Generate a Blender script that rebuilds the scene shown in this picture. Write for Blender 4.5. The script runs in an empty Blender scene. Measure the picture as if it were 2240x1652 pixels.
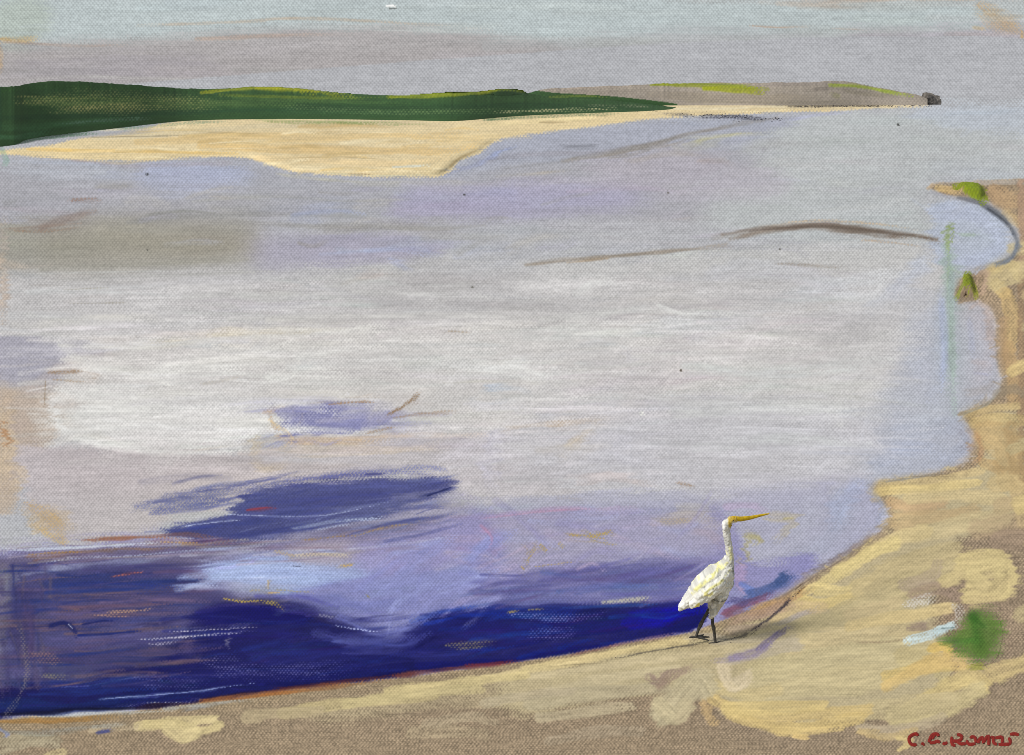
import bpy, bmesh, math
import numpy as np
from mathutils import Vector

scene = bpy.context.scene
# ---------------- camera, world, sun, exposure ----------------
CAM_H = 4.1                  # eye height in metres
FPX, CX, HY = 2000.0, 1120.0, 222.0    # survey units: focal length, centre column, horizon row
cam_data = bpy.data.cameras.new('camera'); cam = bpy.data.objects.new('camera', cam_data)
scene.collection.objects.link(cam); scene.camera = cam
cam.location = (0, 0, CAM_H); cam.rotation_euler = (math.radians(90), 0, 0)
cam_data.sensor_width = 36; cam_data.lens = 36*FPX/2240
cam_data.shift_y = -(826-HY)/2240.0
cam_data.clip_start = 0.1; cam_data.clip_end = 20000

SUN_DIR = Vector((-0.72, -0.16, 0.66)).normalized()     # towards the sun
elev = math.asin(SUN_DIR.z); azim = math.atan2(SUN_DIR.x, SUN_DIR.y)
world = bpy.data.worlds.new('World'); scene.world = world; world.use_nodes = True
wn = world.node_tree; wn.nodes.clear()
wo = wn.nodes.new('ShaderNodeOutputWorld'); bg = wn.nodes.new('ShaderNodeBackground')
sk = wn.nodes.new('ShaderNodeTexSky'); sk.sky_type = 'NISHITA'; sk.sun_disc = False
sk.sun_elevation = elev; sk.sun_rotation = azim; sk.dust_density = 3.0
mx = wn.nodes.new('ShaderNodeMix'); mx.data_type = 'RGBA'; mx.inputs[0].default_value = 0.85
wn.links.new(sk.outputs[0], mx.inputs[6]); mx.inputs[7].default_value = (5.2, 5.3, 5.3, 1)   # high thin overcast
wn.links.new(mx.outputs[2], bg.inputs[0]); bg.inputs[1].default_value = 0.11
wn.links.new(bg.outputs[0], wo.inputs[0])

sun_data = bpy.data.lights.new('sun', 'SUN'); sun = bpy.data.objects.new('sun', sun_data)
scene.collection.objects.link(sun)
sun_data.energy = 3.0; sun_data.angle = math.radians(11); sun_data.color = (1.0, 0.96, 0.9)
sun.rotation_euler = SUN_DIR.to_track_quat('Z', 'Y').to_euler()

scene.view_settings.view_transform = 'Standard'; scene.view_settings.look = 'None'
scene.view_settings.exposure = 0.0; scene.view_settings.gamma = 1.0
scene.view_settings.use_curve_mapping = False
scene.render.engine = 'CYCLES'

scene.cycles.filter_width = 0.9

# ======================= OIL PIGMENT OF THE PLACE =======================
# Colour of water, sand, grass and sky is laid down stroke by stroke with
# numpy in survey units (px): see ground_point() for how they map to metres.
RES = 1.6
X0, Y0 = -700.0, -500.0
GW, GH = 2275, 1750
rng = np.random.RandomState(7)

def vnoise(w, h, sx, sy, seed):
    r = np.random.RandomState(seed)
    nx, ny = int(w/sx)+3, int(h/sy)+3
    g = r.rand(ny, nx).astype(np.float32)
    x = np.arange(w)/sx; y = np.arange(h)/sy
    ix = x.astype(int); fx = x-ix; fx = fx*fx*(3-2*fx)
    iy = y.astype(int); fy = y-iy; fy = fy*fy*(3-2*fy)
    a = g[:, ix]*(1-fx)+g[:, ix+1]*fx
    return (a[iy]*(1-fy)[:, None]+a[iy+1]*fy[:, None]).astype(np.float32)

def hexc(s):
    s = s.lstrip('#')
    return np.array([int(s[i:i+2], 16)/255.0 for i in (0, 2, 4)], np.float32)

def sm(a, b, x):
    t = np.clip((x-a)/(b-a), 0, 1)
    return t*t*(3-2*t)

YY, XX = np.mgrid[0:GH, 0:GW].astype(np.float32)
PX = X0+XX*RES; PY = Y0+YY*RES
# linen: over-under threads, raised where a thread passes over
wob = vnoise(GW, GH, 40, 25, 1)*5+vnoise(GW, GH, 9, 9, 2)*1.6
wob2 = vnoise(GW, GH, 25, 60, 3)*5+vnoise(GW, GH, 9, 9, 4)*1.6
u = (PX+wob*.8)/3.9; v = (PY+wob2*.6)/4.55
chk = np.cos(np.pi*u)*np.cos(np.pi*v)                 # over / under
WV = (chk+.30*np.cos(2*np.pi*v)-.10*np.cos(2*np.pi*u)).astype(np.float32)
WV += .95*(vnoise(GW, GH, 2.2, 1.5, 5)-.5)+.28*(vnoise(GW, GH, 14, 2, 6)-.5)+.15*(vnoise(GW, GH, 2, 14, 7)-.5)
_s = np.sort(WV[::7, ::7].ravel()); WV = np.interp(WV, _s, np.linspace(0, 1, _s.size)).astype(np.float32)
NL = vnoise(GW, GH, 60, 30, 8)*.5+vnoise(GW, GH, 18, 9, 9)*.3+vnoise(GW, GH, 6, 4, 10)*.2
BT = (vnoise(1024, 1024, 14, 1.7, 11)*.5+vnoise(1024, 1024, 30, 5, 12)*.35+vnoise(1024, 1024, 3, 1.5, 13)*.15)
BT = np.clip((BT-.25)/.5, 0, 1)          # bristle tracks: long in axis 1
NH = vnoise(GW, GH, 70, 2.2, 14)*.5+vnoise(GW, GH, 34, 5, 15)*.3+vnoise(GW, GH, 120, 12, 16)*.2   # drag of a flat brush

C = np.zeros((GH, GW, 3), np.float32)    # pigment
T = np.zeros((GH, GW), np.float32)       # paint thickness
LIN = hexc('#A8957F')
C[:] = LIN*(0.80+0.30*WV[..., None])  # bare linen, with the shade of the weave pits in its colour
WVI = 0.55                               # how much of the weave prints through thin paint

BTF = vnoise(GW, GH, 44, 1.8, 17)
def catmull(p, step=9.0):
    p = np.array(p, float)
    if len(p) < 3: 
        n = max(2, int(np.hypot(*(p[-1]-p[0]))/40)+1)
        return p[0]+(p[-1]-p[0])*np.linspace(0, 1, n)[:, None]
    q = np.vstack([2*p[0]-p[1], p, 2*p[-1]-p[-2]])
    out = []
    for i in range(1, len(q)-2):
        n = max(2, int(np.hypot(*(q[i+1]-q[i]))/step))
        n = min(n, 10)
        for t in np.linspace(0, 1, n, endpoint=False):
            out.append(.5*((2*q[i])+(-q[i-1]+q[i+1])*t+(2*q[i-1]-5*q[i]+4*q[i+1]-q[i+2])*t*t
                           + (-q[i-1]+3*q[i]-3*q[i+1]+q[i+2])*t**3))
    out.append(q[-2])
    return np.array(out)

def pts(s):
    if not isinstance(s, str): return [tuple(a) for a in s]
    return [tuple(float(v) for v in a.split(',')) for a in s.split()]

def S(p, w, col, a=1.0, dry=0.0, soft=.35, br=.45, th=.3, taper=0.0, col2=None, hard=0.0):
    """one brush stroke: dry>0 catches only the raised threads"""
    global C, T
    P = catmull(pts(p)); r = w/2
    x0 = int((P[:, 0].min()-r-X0)/RES)-2; x1 = int((P[:, 0].max()+r-X0)/RES)+3
    y0 = int((P[:, 1].min()-r-Y0)/RES)-2; y1 = int((P[:, 1].max()+r-Y0)/RES)+3
    x0, y0 = max(0, x0), max(0, y0); x1, y1 = min(GW, x1), min(GH, y1)
    if x1 <= x0 or y1 <= y0: return
    px = PX[y0:y1, x0:x1]; py = PY[y0:y1, x0:x1]
    best = np.full(px.shape, 1e9, np.float32); sg = np.zeros_like(best); al = np.zeros_like(best)
    L = 0.0; seg = np.hypot(*(P[1:]-P[:-1]).T); tot = seg.sum()+1e-6
    for i in range(len(P)-1):
        a0 = P[i]; d = P[i+1]-a0; l = seg[i]
        if l < 1e-6: continue
        dx, dy = d/l
        qx = px-a0[0]; qy = py-a0[1]
        t = np.clip(qx*dx+qy*dy, 0, l); s = -qx*dy+qy*dx
        D = np.hypot(qx-t*dx, qy-t*dy)
        m = D < best
        best = np.where(m, D, best); sg = np.where(m, s, sg); al = np.where(m, L+t, al)
        L += l
    o1, o2 = rng.randint(0, 1024, 2)
    bi = BT[((sg/1.6).astype(int)+o1) % 1024, ((al/2.4).astype(int)+o2) % 1024]
    f = al/tot
    wn_ = .5+.5*np.sin(al/(w*2.3+9)+o1)*np.sin(al/(w*.9+5)+o2)
    rr = r*(1-taper*np.abs(2*f-1)**2)*(.82+.3*wn_)
    end = sm(.62, 1.02, f+.22*(bi-.5))*(1-hard)+sm(.12, -.05, f+.16*(bi-.5))*.6*(1-hard)
    nl = NL[y0:y1, x0:x1]
    d = best/rr+(nl-.5)*.55*(.4+soft)+(bi-.5)*.38+(NH[y0:y1, x0:x1]-.5)*.5
    e = 1-sm(1-soft, 1.0, d)
    wv = WV[y0:y1, x0:x1]
    A = a*e*(1-br*(1-bi))
    # towards the rim the brush runs dry and catches the weave
    dr = dry+.45*(1-e)+.75*end
    if dry > 0 or soft < .9:
        A = A*sm(dr-.22, dr+.12, wv*.75+bi*.25+.12)
    A = np.clip(A, 0, 1)[..., None]
    c = hexc(col) if isinstance(col, str) else np.asarray(col, np.float32)
    cc = c*(1+.10*(bi[..., None]-.5)+.05*(nl[..., None]-.5))
    if col2 is not None:
        k = sm(.25, .75, f+.5*(bi-.5))[..., None]
        c2 = hexc(col2) if isinstance(col2, str) else col2
        cc = cc*(1-k)+c2*k
    C[y0:y1, x0:x1] = C[y0:y1, x0:x1]*(1-A)+cc*A
    tt = T[y0:y1, x0:x1]; A0 = A[..., 0]
    rdg = np.exp(-((d-.93)/.10)**2)*(bi > .35)*a*th*.9*(1-min(dry*2, 1))
    T[y0:y1, x0:x1] = tt*(1-A0*.8)+A0*th*(.35+bi)+rdg

def polymask(p, smooth=True, rough=0.0):
    P = catmull(pts(p)+[pts(p)[0]], 14) if smooth else np.array(pts(p)+[pts(p)[0]], float)
    m = np.zeros((GH, GW), bool)
    xs = X0+np.arange(GW)*RES
    ylo = max(0, int((P[:, 1].min()-Y0)/RES)-1); yhi = min(GH, int((P[:, 1].max()-Y0)/RES)+2)
    for j in range(ylo, yhi):
        y = Y0+j*RES+.013
        a, b = P[:-1], P[1:]
        k = (a[:, 1] <= y) != (b[:, 1] <= y)
        if not k.any(): continue
        xc = a[k, 0]+(y-a[k, 1])/(b[k, 1]-a[k, 1])*(b[k, 0]-a[k, 0])
        m[j] = (np.searchsorted(np.sort(xc), xs) % 2) == 1
    return m

def blur(m, r):
    r = max(1, int(r/RES)); o = m.astype(np.float32)
    for ax in (0, 1):
        for _ in range(2):
            pad = [(0, 0), (0, 0)]; pad[ax] = (r+1, r)
            c = np.cumsum(np.pad(o, pad, mode='edge'), axis=ax, dtype=np.float64)
            if ax == 0: o = (c[2*r+1:]-c[:-2*r-1])/(2*r+1)
            else: o = (c[:, 2*r+1:]-c[:, :-2*r-1])/(2*r+1)
            o = o.astype(np.float32)
    return o

def F(p, col, a=1.0, soft=12, dry=0.0, th=.25, smooth=True, mask=None):
    """a patch of blended paint"""
    global C, T
    m = blur(polymask(p, smooth), soft) if mask is None else mask
    q = (pts(p) if mask is None else None)
    n = (NL-.5)*.4+(NH-.5)*.8+(WV-.5)*(.55 if soft > 3 else .2)
    A = a*sm(.30, .70, m+n*np.clip(m*(1-m)*5, 0, 1)*.8)
    if dry > 0:
        A = A*sm(dry-.22, dry+.12, WV*.8+NL*.2+.12)
    A = A[..., None]
    c = hexc(col)*(1+.05*(NL[..., None]-.5))
    C = C*(1-A)+c*A
    T = T*(1-A[..., 0]*.7)+A[..., 0]*th

def scumble(box, n, L, w, a=.35, jit=.03, ang=0.0, tint=None, th=.25, keep=None, angj=.08):
    x0, y0, x1, y1 = box
    for _ in range(n):
        cx, cy = rng.uniform(x0, x1), rng.uniform(y0, y1)
        if keep is not None and not keep[int((cy-Y0)/RES), int((cx-X0)/RES)]: continue
        l = L*rng.uniform(.5, 1.4); th_ = ang+rng.normal(0, angj)
        dx, dy = math.cos(th_)*l/2, math.sin(th_)*l/2
        base = C[int((cy-Y0)/RES), int((cx-X0)/RES)].copy()
        base = base*(1+rng.normal(0, jit))+rng.normal(0, jit*.35, 3)
        if tint is not None: base = base*.6+hexc(tint)*.4
        k = rng.normal(0, 4)
        S([(cx-dx, cy-dy), (cx, cy+k), (cx+dx, cy+dy)], w*rng.uniform(.5, 1.4), np.clip(base, 0, 1), a, soft=.8, br=.7, th=th*rng.uniform(.3, 1.6))

# ---- outlines --------------------------------------------------------
GREEN_TOP = "-760,196 -300,186 0,190 100,178 200,180 350,190 450,195 560,190 640,192 720,202 820,208 900,208 1000,204 1060,200 1110,197 1150,203 1200,211 1260,215 1330,219 1400,226 1450,232 1478,236"
GREEN_BASE = "-760,345 -300,335 0,322 60,306 130,296 250,282 400,266 560,262 700,262 900,265 1000,266 1120,256 1240,250 1360,246 1440,243 1478,240"
SPIT = "-20,332 100,318 190,300 250,292 330,276 400,262 560,256 700,256 900,258 1000,260 1120,250 1240,244 1400,238 1440,226 1600,226 1800,227 1990,227 2052,229 1990,235 1900,238 1820,244 1700,246 1620,250 1520,254 1420,260 1320,274 1220,286 1120,299 1080,310 1050,334 1005,352 968,384 900,385 800,385 700,381 640,376 590,361 540,346 440,342 340,350 200,350 100,344 0,336"
BEACH = "-760,1735 -300,1640 0,1574 150,1566 300,1555 450,1536 600,1515 800,1490 1000,1466 1150,1446 1300,1420 1400,1402 1500,1386 1560,1366 1630,1338 1700,1306 1745,1280 1800,1246 1850,1215 1900,1182 1935,1152 1942,1125 1928,1092 1908,1066 1925,1050 1990,1042 2060,1030 2112,1008 2132,970 2122,935 2104,908 2125,893 2170,872 2190,840 2180,790 2178,700 2162,668 2136,662 2106,664 2088,652 2098,612 2120,600 2170,582 2215,560 2232,530 2222,490 2190,458 2150,436 2100,430 2058,424 2030,410 2050,400 2110,397 2240,392 2500,384 2700,380 3100,376 3400,900 3400,2600 1000,2700 -1400,2700 -1400,1800"
def smask(p): return polymask(p)
M_BEACH = smask(BEACH); M_SPIT = smask(SPIT)

def sample_(A, x, y):
    fx = np.clip((x-X0)/RES, 0, GW-1.01); fy = np.clip((y-Y0)/RES, 0, GH-1.01)
    ix = fx.astype(int); iy = fy.astype(int); fx = (fx-ix)[..., None]; fy = (fy-iy)[..., None]
    return ((A[iy, ix]*(1-fx)+A[iy, ix+1]*fx)*(1-fy)+(A[iy+1, ix]*(1-fx)+A[iy+1, ix+1]*fx)*fy).astype(np.float32)
# ---- sky ------------------------------------------------------------
F("-720,-520 2960,-520 2960,236 -720,236", '#B0AFAF', 1, 4)
F("-720,-520 2960,-520 2960,60 -720,60", '#B7BEBE', .8, 60)
F("-720,-30 300,-30 900,-20 1500,0 2160,20 2140,70 1900,66 1500,80 1200,84 900,60 600,55 300,84 60,92 -720,80", '#B8C2C3', .9, 14)
F("-720,96 60,100 500,76 760,68 1000,74 1300,110 1500,150 1400,190 1000,200 0,190 -720,190", '#ABA6A6', .9, 26)
F("0,130 400,120 500,150 300,168 60,165", '#A09BA0', .7, 26)
F("1800,70 2240,60 2960,70 2960,215 2240,218 1900,200 1860,120", '#ADA7AD', .85, 30)
F("1200,90 1700,70 1860,110 1800,150 1500,176 1240,150", '#AFB0B2', .8, 40)
F("-20,0 90,0 110,60 40,110 -20,90", '#AEB8AA', .5, 26)
F("2040,200 2960,200 2960,232 2040,232", '#B3B0BA', .8, 8)
for p, w, c, a in [("300,56 520,48 660,40 900,52 1100,66", 10, '#B89F85', .55), ("430,86 600,78 740,74", 14, '#B49C8C', .6),
                   ("0,86 50,88 90,84", 20, '#BE9D6A', .75), ("0,100 0,170", 18, '#BF9C70', .8), ("10,92 160,100 300,98", 8, '#A98D7C', .5),
                   ("1760,3 1900,0 2000,-4 2240,2", 16, '#B4A08E', .8), ("1700,8 1850,16 1900,22", 12, '#B5A697', .7),
                   ("2150,20 2190,50 2250,60", 66, '#B49A78', .9), ("2130,60 2160,66", 14, '#C2A87E', .6), ("2235,70 2240,160 2236,215", 16, '#B99A68', .8),
                   ("1640,56 1700,60 1780,58", 5, '#B07F5C', .5), ("1820,62 1900,66", 5, '#A9765A', .5),
                   ("640,188 760,184 900,198 1060,190", 12, '#B5A08E', .6), ("1160,186 1300,184 1420,182", 10, '#AFA29A', .6),
                   ("60,175 200,168 500,180 640,186", 10, '#BDBBB8', .6)]:
    S(p, w, c, a, dry=.35, soft=.6)
for i in range(120):
    cx, cy = rng.uniform(-600, 2900), rng.uniform(-10, 180)
    b = C[int((cy-Y0)/RES), int((cx-X0)/RES)]*(1+rng.normal(0, .03))
    S([(cx-90, cy+rng.normal(0, 3)), (cx, cy), (cx+90, cy+rng.normal(0, 4))], rng.uniform(6, 26), np.clip(b, 0, 1), .5, soft=.8, br=.8)
S("846,14 858,13 866,15", 7, '#F2F2EE', 1, soft=.3, br=0, th=1); S("852,19 868,18", 2.5, '#30302E', .8, br=0)
for i in range(46):
    cx, cy = rng.uniform(-100, 2300), rng.uniform(0, 175); l = rng.uniform(60, 200)
    b_ = C[int((cy-Y0)/RES), int((cx-X0)/RES)]*(1+rng.choice([-1, 1])*rng.uniform(.02, .06))*np.array([1+rng.normal(0, .008), 1, 1+rng.normal(0, .012)])
    S([(cx-l, cy+rng.normal(0, 5)), (cx, cy), (cx+l, cy+rng.normal(-4, 5))], rng.uniform(12, 36), np.clip(b_, 0, .95), .6, soft=.8, br=.6)
S("1800,120 2180,100", 16, '#B7BDC6', .4, soft=.9); S("1240,130 1400,124 1500,138", 30, '#BCC0C4', .45, soft=.9)
S("1400,160 1700,150 1860,176", 22, '#A59FA6', .6, soft=.9)

# ---- water: broad lay-in ---------------------------------------------
F("-720,232 2960,232 2960,2320 -720,2320", '#B1B2B6', 1, 3, th=.3)
F("-720,336 200,350 540,346 600,366 700,384 960,390 1100,330 1300,300 1700,300 1750,440 1500,480 900,490 500,470 200,500 -720,520", '#A7A7AE', .9, 24)
F("1120,300 1400,266 1700,250 1800,250 1700,300 1500,330 1300,350 1000,380 980,386 1040,330", '#A5A8B4', .9, 16)
F("1500,480 1700,300 1800,248 2060,233 2960,231 2960,400 2240,394 2030,404 2000,440 2070,520 1900,560", '#B5B9BA', .95, 34)
F("1960,230 2960,229 2960,300 2240,300 2000,262", '#B4BBC6', .7, 20)
F("-720,500 60,480 300,470 560,490 560,560 400,590 80,606 -720,620", '#9B988F', .9, 22)
F("80,490 300,474 420,492 560,506 556,570 300,596 92,604", '#9A968A', .75, 24)
F("560,520 700,506 950,520 960,560 700,590 560,590", '#A5A2B3', .85, 18)
F("-720,600 400,596 1200,570 1700,540 2060,560 2070,900 1900,1060 1500,1090 600,1010 130,980 100,860 130,760 100,740 -720,740", '#BDBDBC', .95, 30)
F("130,745 500,720 1000,700 1560,700 1960,800 1960,980 1600,1060 1250,980 700,880 560,900 540,980 300,985 140,960 100,860 200,800 130,765", '#CAC9C6', .9, 30)
F("110,840 300,830 560,850 580,910 500,975 300,990 130,950", '#D3D3D1', .9, 14)
F("-720,740 150,742 200,800 110,815 100,850 -720,850", '#A3A3AE', .95, 6)
F("-720,850 105,850 125,960 60,1020 30,1100 0,1120 -720,1130", '#B6A99B', .95, 16)
F("30,970 560,990 720,1000 900,1010 700,1080 400,1130 300,1180 120,1185 60,1100", '#B9B3B4', .95, 24)
F("560,980 900,930 1100,940 1400,930 1560,1060 1300,1110 1050,1100 850,1030 640,1010", '#BDBABD', .9, 34)
F("1100,900 1500,860 2000,900 2050,960 1900,1080 1500,1120 1200,1060", '#BCBDC1', .85, 40)
F("1950,800 2060,640 2100,700 2180,700 2186,850 2110,900 2130,960 2050,1030 1900,1040", '#AFB4BE', .9, 24)
F("2040,440 2150,445 2210,500 2190,560 2100,590 2040,560", '#B0B8C6', .9, 14)
F("-720,1150 0,1190 300,1175 600,1100 900,1050 1050,1100 1500,1090 1700,1090 1860,1050 1935,1100 1930,1150 1750,1260 1400,1310 900,1320 600,1250 0,1230", '#9E9BB2', .92, 34)
F("1560,1080 1880,1050 1935,1110 1920,1150 1800,1230 1650,1260 1600,1180", '#ABACBE', .9, 24)

# upper water details
F("300,364 420,358 560,372 560,400 420,414 310,398", '#AAB2CC', .7, 22)
F("0,350 120,352 300,360 260,392 0,380", '#B1B5BD', .7, 22)
F("900,410 1200,400 1440,420 1400,452 1100,476 860,470", '#A4A0BC', .7, 22)
F("1220,350 1500,330 1720,380 1700,430 1400,420", '#AFA9B4', .6, 24)
for p, w, c, a, d in [
    ("20,332 200,352 360,350 480,344", 8, '#C7B184', .6, .25), ("160,352 320,362 500,358", 14, '#A29AA0', .7, 0),
    ("700,390 850,404 1040,400 1130,392", 12, '#B9B7A6', .7, .2), ("600,380 720,392 900,400 1000,402", 9, '#C3BD9F', .6, .2),
    ("1080,388 1160,384 1250,376", 9, '#BDAF93', .55, .25), ("980,382 1060,352 1130,318", 14, '#9BA6CB', .8, 0),
    ("1000,374 1100,345 1300,330 1480,314 1560,298", 16, '#9A98A0', .7, 0),
    ("1240,352 1400,322 1500,296 1600,272 1660,262", 16, '#8E877E', .85, .1), ("1330,345 1460,318 1560,290", 10, '#908A82', .7, .15),
    ("1230,322 1330,318", 14, '#7F8088', .55, .5), ("1490,320 1560,306 1640,290", 15, '#B9B58F', .85, .1),
    ("1380,352 1480,338 1560,336", 20, '#A79F99', .6, .1), ("1530,352 1590,348 1600,366", 22, '#A8958D', .5, .2),
    ("90,498 150,474 210,456", 26, '#8F807A', .85, .1), ("20,505 110,500 220,492", 10, '#978579', .6, .35),
    ("160,442 230,446", 10, '#7C6C66', .5, .5), ("10,450 60,440", 26, '#909090', .6, .3),
    ("450,425 560,432 700,436", 16, '#9D9C96', .7, 0), ("300,482 420,470 640,462 800,470", 16, '#8E8D8A', .75, .05),
    ("470,432 520,436", 8, '#C5B18F', .6, .3), ("640,478 700,450 760,440", 28, '#9BA3C0', .7, 0), ("660,470 700,486", 24, '#A0A8C6', .6, 0),
    ("700,500 900,492 1010,506", 24, '#96938F', .7, .05), ("880,460 960,484 1040,500", 20, '#9D9D9D', .6, 0),
    ("1020,416 1110,420 1130,440", 40, '#9FA1C4', .6, 0), ("800,548 900,542 960,560", 26, '#A2AAC8', .7, 0), ("860,570 900,586", 22, '#A9B0CC', .6, 0),
    ("230,500 420,540 560,560", 60, '#9C9684', .45, 0), ("180,472 270,486 330,500", 22, '#A6A38F', .6, 0),
    ("120,610 300,600 420,598", 12, '#A6A49B', .6, .3), ("330,650 420,640 520,650 600,640", 14, '#A6A6A6', .5, .2),
    ("60,622 160,626 330,618", 8, '#8D8880', .45, .55), ("170,664 300,660", 8, '#8D8880', .35, .6),
    ("1160,579 1280,566 1400,556 1500,546 1600,540", 13, '#9E978F', .9, .05), ("1260,570 1400,556 1520,548", 10, '#968D82', .7, .15),
    ("1600,520 1700,502 1800,498 1900,506 2000,522 2056,530", 20, '#857A70', .9, .05), ("1700,500 1800,496 1920,506 2040,526", 12, '#71665D', .85, .1),
    ("1660,494 1760,486 1860,490 1960,498", 9, '#A99B8A', .6, .4), ("1470,477 1510,478", 5, '#AE9079', .6, .2),
    ("1580,540 1700,545 1780,556", 12, '#AAAAB2', .6, .1), ("1690,580 1780,580 1880,586", 12, '#9B938C', .4, .6),
    ("0,560 10,620 4,700", 30, '#B5A696', .75, .2), ("4,480 6,560", 26, '#AFA297', .7, .3), ("0,830 20,880 4,960", 40, '#BDA88C', .35, .2),
    ("900,600 1100,590 1200,592", 40, '#BBBCC0', .5, 0), ("790,606 860,600", 26, '#B4A9A6', .6, .1)]:
    S(p, w, c, a, dry=d, soft=.6, br=.5)
WATERK = ~M_BEACH & (PY > 240)
scumble((0, 380, 2050, 560), 150, 190, 20, .4, .035, keep=WATERK)
scumble((1500, 240, 2600, 420), 50, 190, 22, .4, .03, keep=WATERK)
scumble((-700, 330, 0, 1500), 60, 240, 24, .4, .03)

# mid, bright water
for p, w, c, a, d in [
    ("330,745 500,728 620,722 760,716", 24, '#D0C9B4', .8, .05), ("130,746 200,742 330,735", 16, '#CFCDC8', .6, .2),
    ("140,750 170,770 195,790", 22, '#DADAD6', .95, 0), ("200,738 240,752 300,745", 20, '#B3A8A0', .5, .3),
    ("110,810 190,812 206,836 120,842", 20, '#A48F7A', .75, .35), ("160,792 190,800", 16, '#B1A18E', .6, .3),
    ("196,846 330,820 500,800 600,812 620,830", 22, '#D8D8D4', .8, 0), ("112,868 130,930 190,968 300,986 420,992 540,988", 16, '#DADAD7', .9, .05),
    ("120,870 300,850 500,856 560,870", 30, '#D8D8D5', .7, 0), ("150,900 330,890 540,900", 34, '#D3D4D2', .6, 0),
    ("470,985 520,975 535,945 520,985", 16, '#DFE0E2', .9, .05), ("140,925 200,950 260,960", 26, '#C6BBAC', .5, .2),
    ("500,826 560,836 620,832 650,815", 12, '#E0E2E0', .7, .05), ("640,800 760,790 900,790 1060,800 1200,830", 40, '#C4CAC8', .7, 0),
    ("660,850 760,838 900,850", 30, '#C0C4C0', .6, .1), ("1000,800 1100,806 1180,822 1230,830", 34, '#DCDEDC', .85, 0), ("1120,790 1200,800 1250,822", 30, '#D7D9D8', .8, 0),
    ("1380,780 1380,830 1300,850 1180,860", 40, '#B7B7BE', .55, 0), ("1240,760 1340,752 1390,770", 20, '#B9C2C8', .5, 0),
    ("1060,850 1100,848 1150,856 1160,868 1080,880", 18, '#B4C3D2', .85, .1), ("1000,770 1200,740 1500,720", 40, '#CDCFCC', .5, 0),
    ("1290,650 1300,620 1330,610", 60, '#CACBC9', .55, 0), ("1440,670 1500,690 1560,680", 16, '#D6D8D6', .6, .05), ("1400,720 1600,700 1750,640 1960,600", 50, '#BFC6CA', .5, 0),
    ("1500,930 1700,910 1900,900", 80, '#CACDCC', .45, 0), ("1600,850 1800,840 1950,860", 70, '#CCCFCD', .45, 0), ("1500,780 1700,790 1900,760", 70, '#CCCECC', .4, 0),
    ("1560,600 1700,590 1850,640", 60, '#BCBEC5', .5, 0), ("980,725 1020,730", 10, '#A59C90', .4, .6), ("1120,720 960,715 1180,712", 30, '#D3D1CA', .5, 0)]:
    S(p, w, c, a, dry=d, soft=.65, br=.5)
scumble((150, 600, 1980, 1000), 330, 260, 15, .5, .028, keep=WATERK, th=.6)
scumble((1100, 640, 1960, 1060), 120, 300, 9, .6, .03, ang=-.06, keep=WATERK, th=.8)
# purple patch and the tans round it
S("580,900 640,892 800,870 860,872", 14, '#B49A80', .75, .35); S("590,930 620,960 700,968 860,962 900,950", 22, '#BFA98C', .8, .25)
S("850,900 890,890 920,860 930,840", 14, '#8F7B68', .7, .45); S("850,912 940,905 1030,900", 9, '#A08D7C', .5, .55)
S("600,880 720,872 850,880", 10, '#B7B7C6', .7, .2)
F("606,900 640,888 730,878 820,884 852,902 850,925 800,938 760,946 706,946 690,962 676,940 652,940 640,970 622,968 612,936", '#8587B0', .9, 7, .2)
S("620,915 700,900 780,898 840,912", 16, '#7D7FAC', .7, .1); S("655,896 654,940", 4, '#A9A0A8', .8)
S("590,985 760,980 900,985 1000,950", 16, '#C6B9A6', .6, .25); S("660,1000 850,990 1000,985", 12, '#CDBFA6', .45, .35)
S("1100,940 1180,930 1260,925 1330,915", 14, '#BCA78C', .65, .25); S("1230,990 1280,960 1310,925", 34, '#C1B49C', .75, .1); S("1235,985 1262,968", 14, '#C9B27C', .8, .15)
S("1270,1050 1330,1040 1420,1060", 26, '#BEB3B0', .6, .1); S("1480,1056 1530,1066", 10, '#A08F80', .55, .45)
S("1080,950 1070,1010 1080,1060", 50, '#BDBDCD', .5, 0); S("1380,950 1350,990 1390,1010", 40, '#BEBFCB', .5)
S("1040,880 1150,890", 30, '#C2C6CC', .6)
# left column tans
S("80,1150 130,1130 160,1180", 60, '#B7A488', .6, .4); S("60,1110 100,1170", 40, '#BAA583', .45, .45)
S("0,900 16,975 0,1080", 50, '#C2B196', .7, .1); S("0,930 22,968 12,975", 16, '#A8805C', .75, .1); S("20,1010 50,1040 20,1080", 30, '#C2B29A', .7, .1)
S("96,830 104,900 96,960", 4, '#857158', .5, .4)
S("560,960 566,1020 640,1010", 26, '#C2B292', .5, .3)
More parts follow.
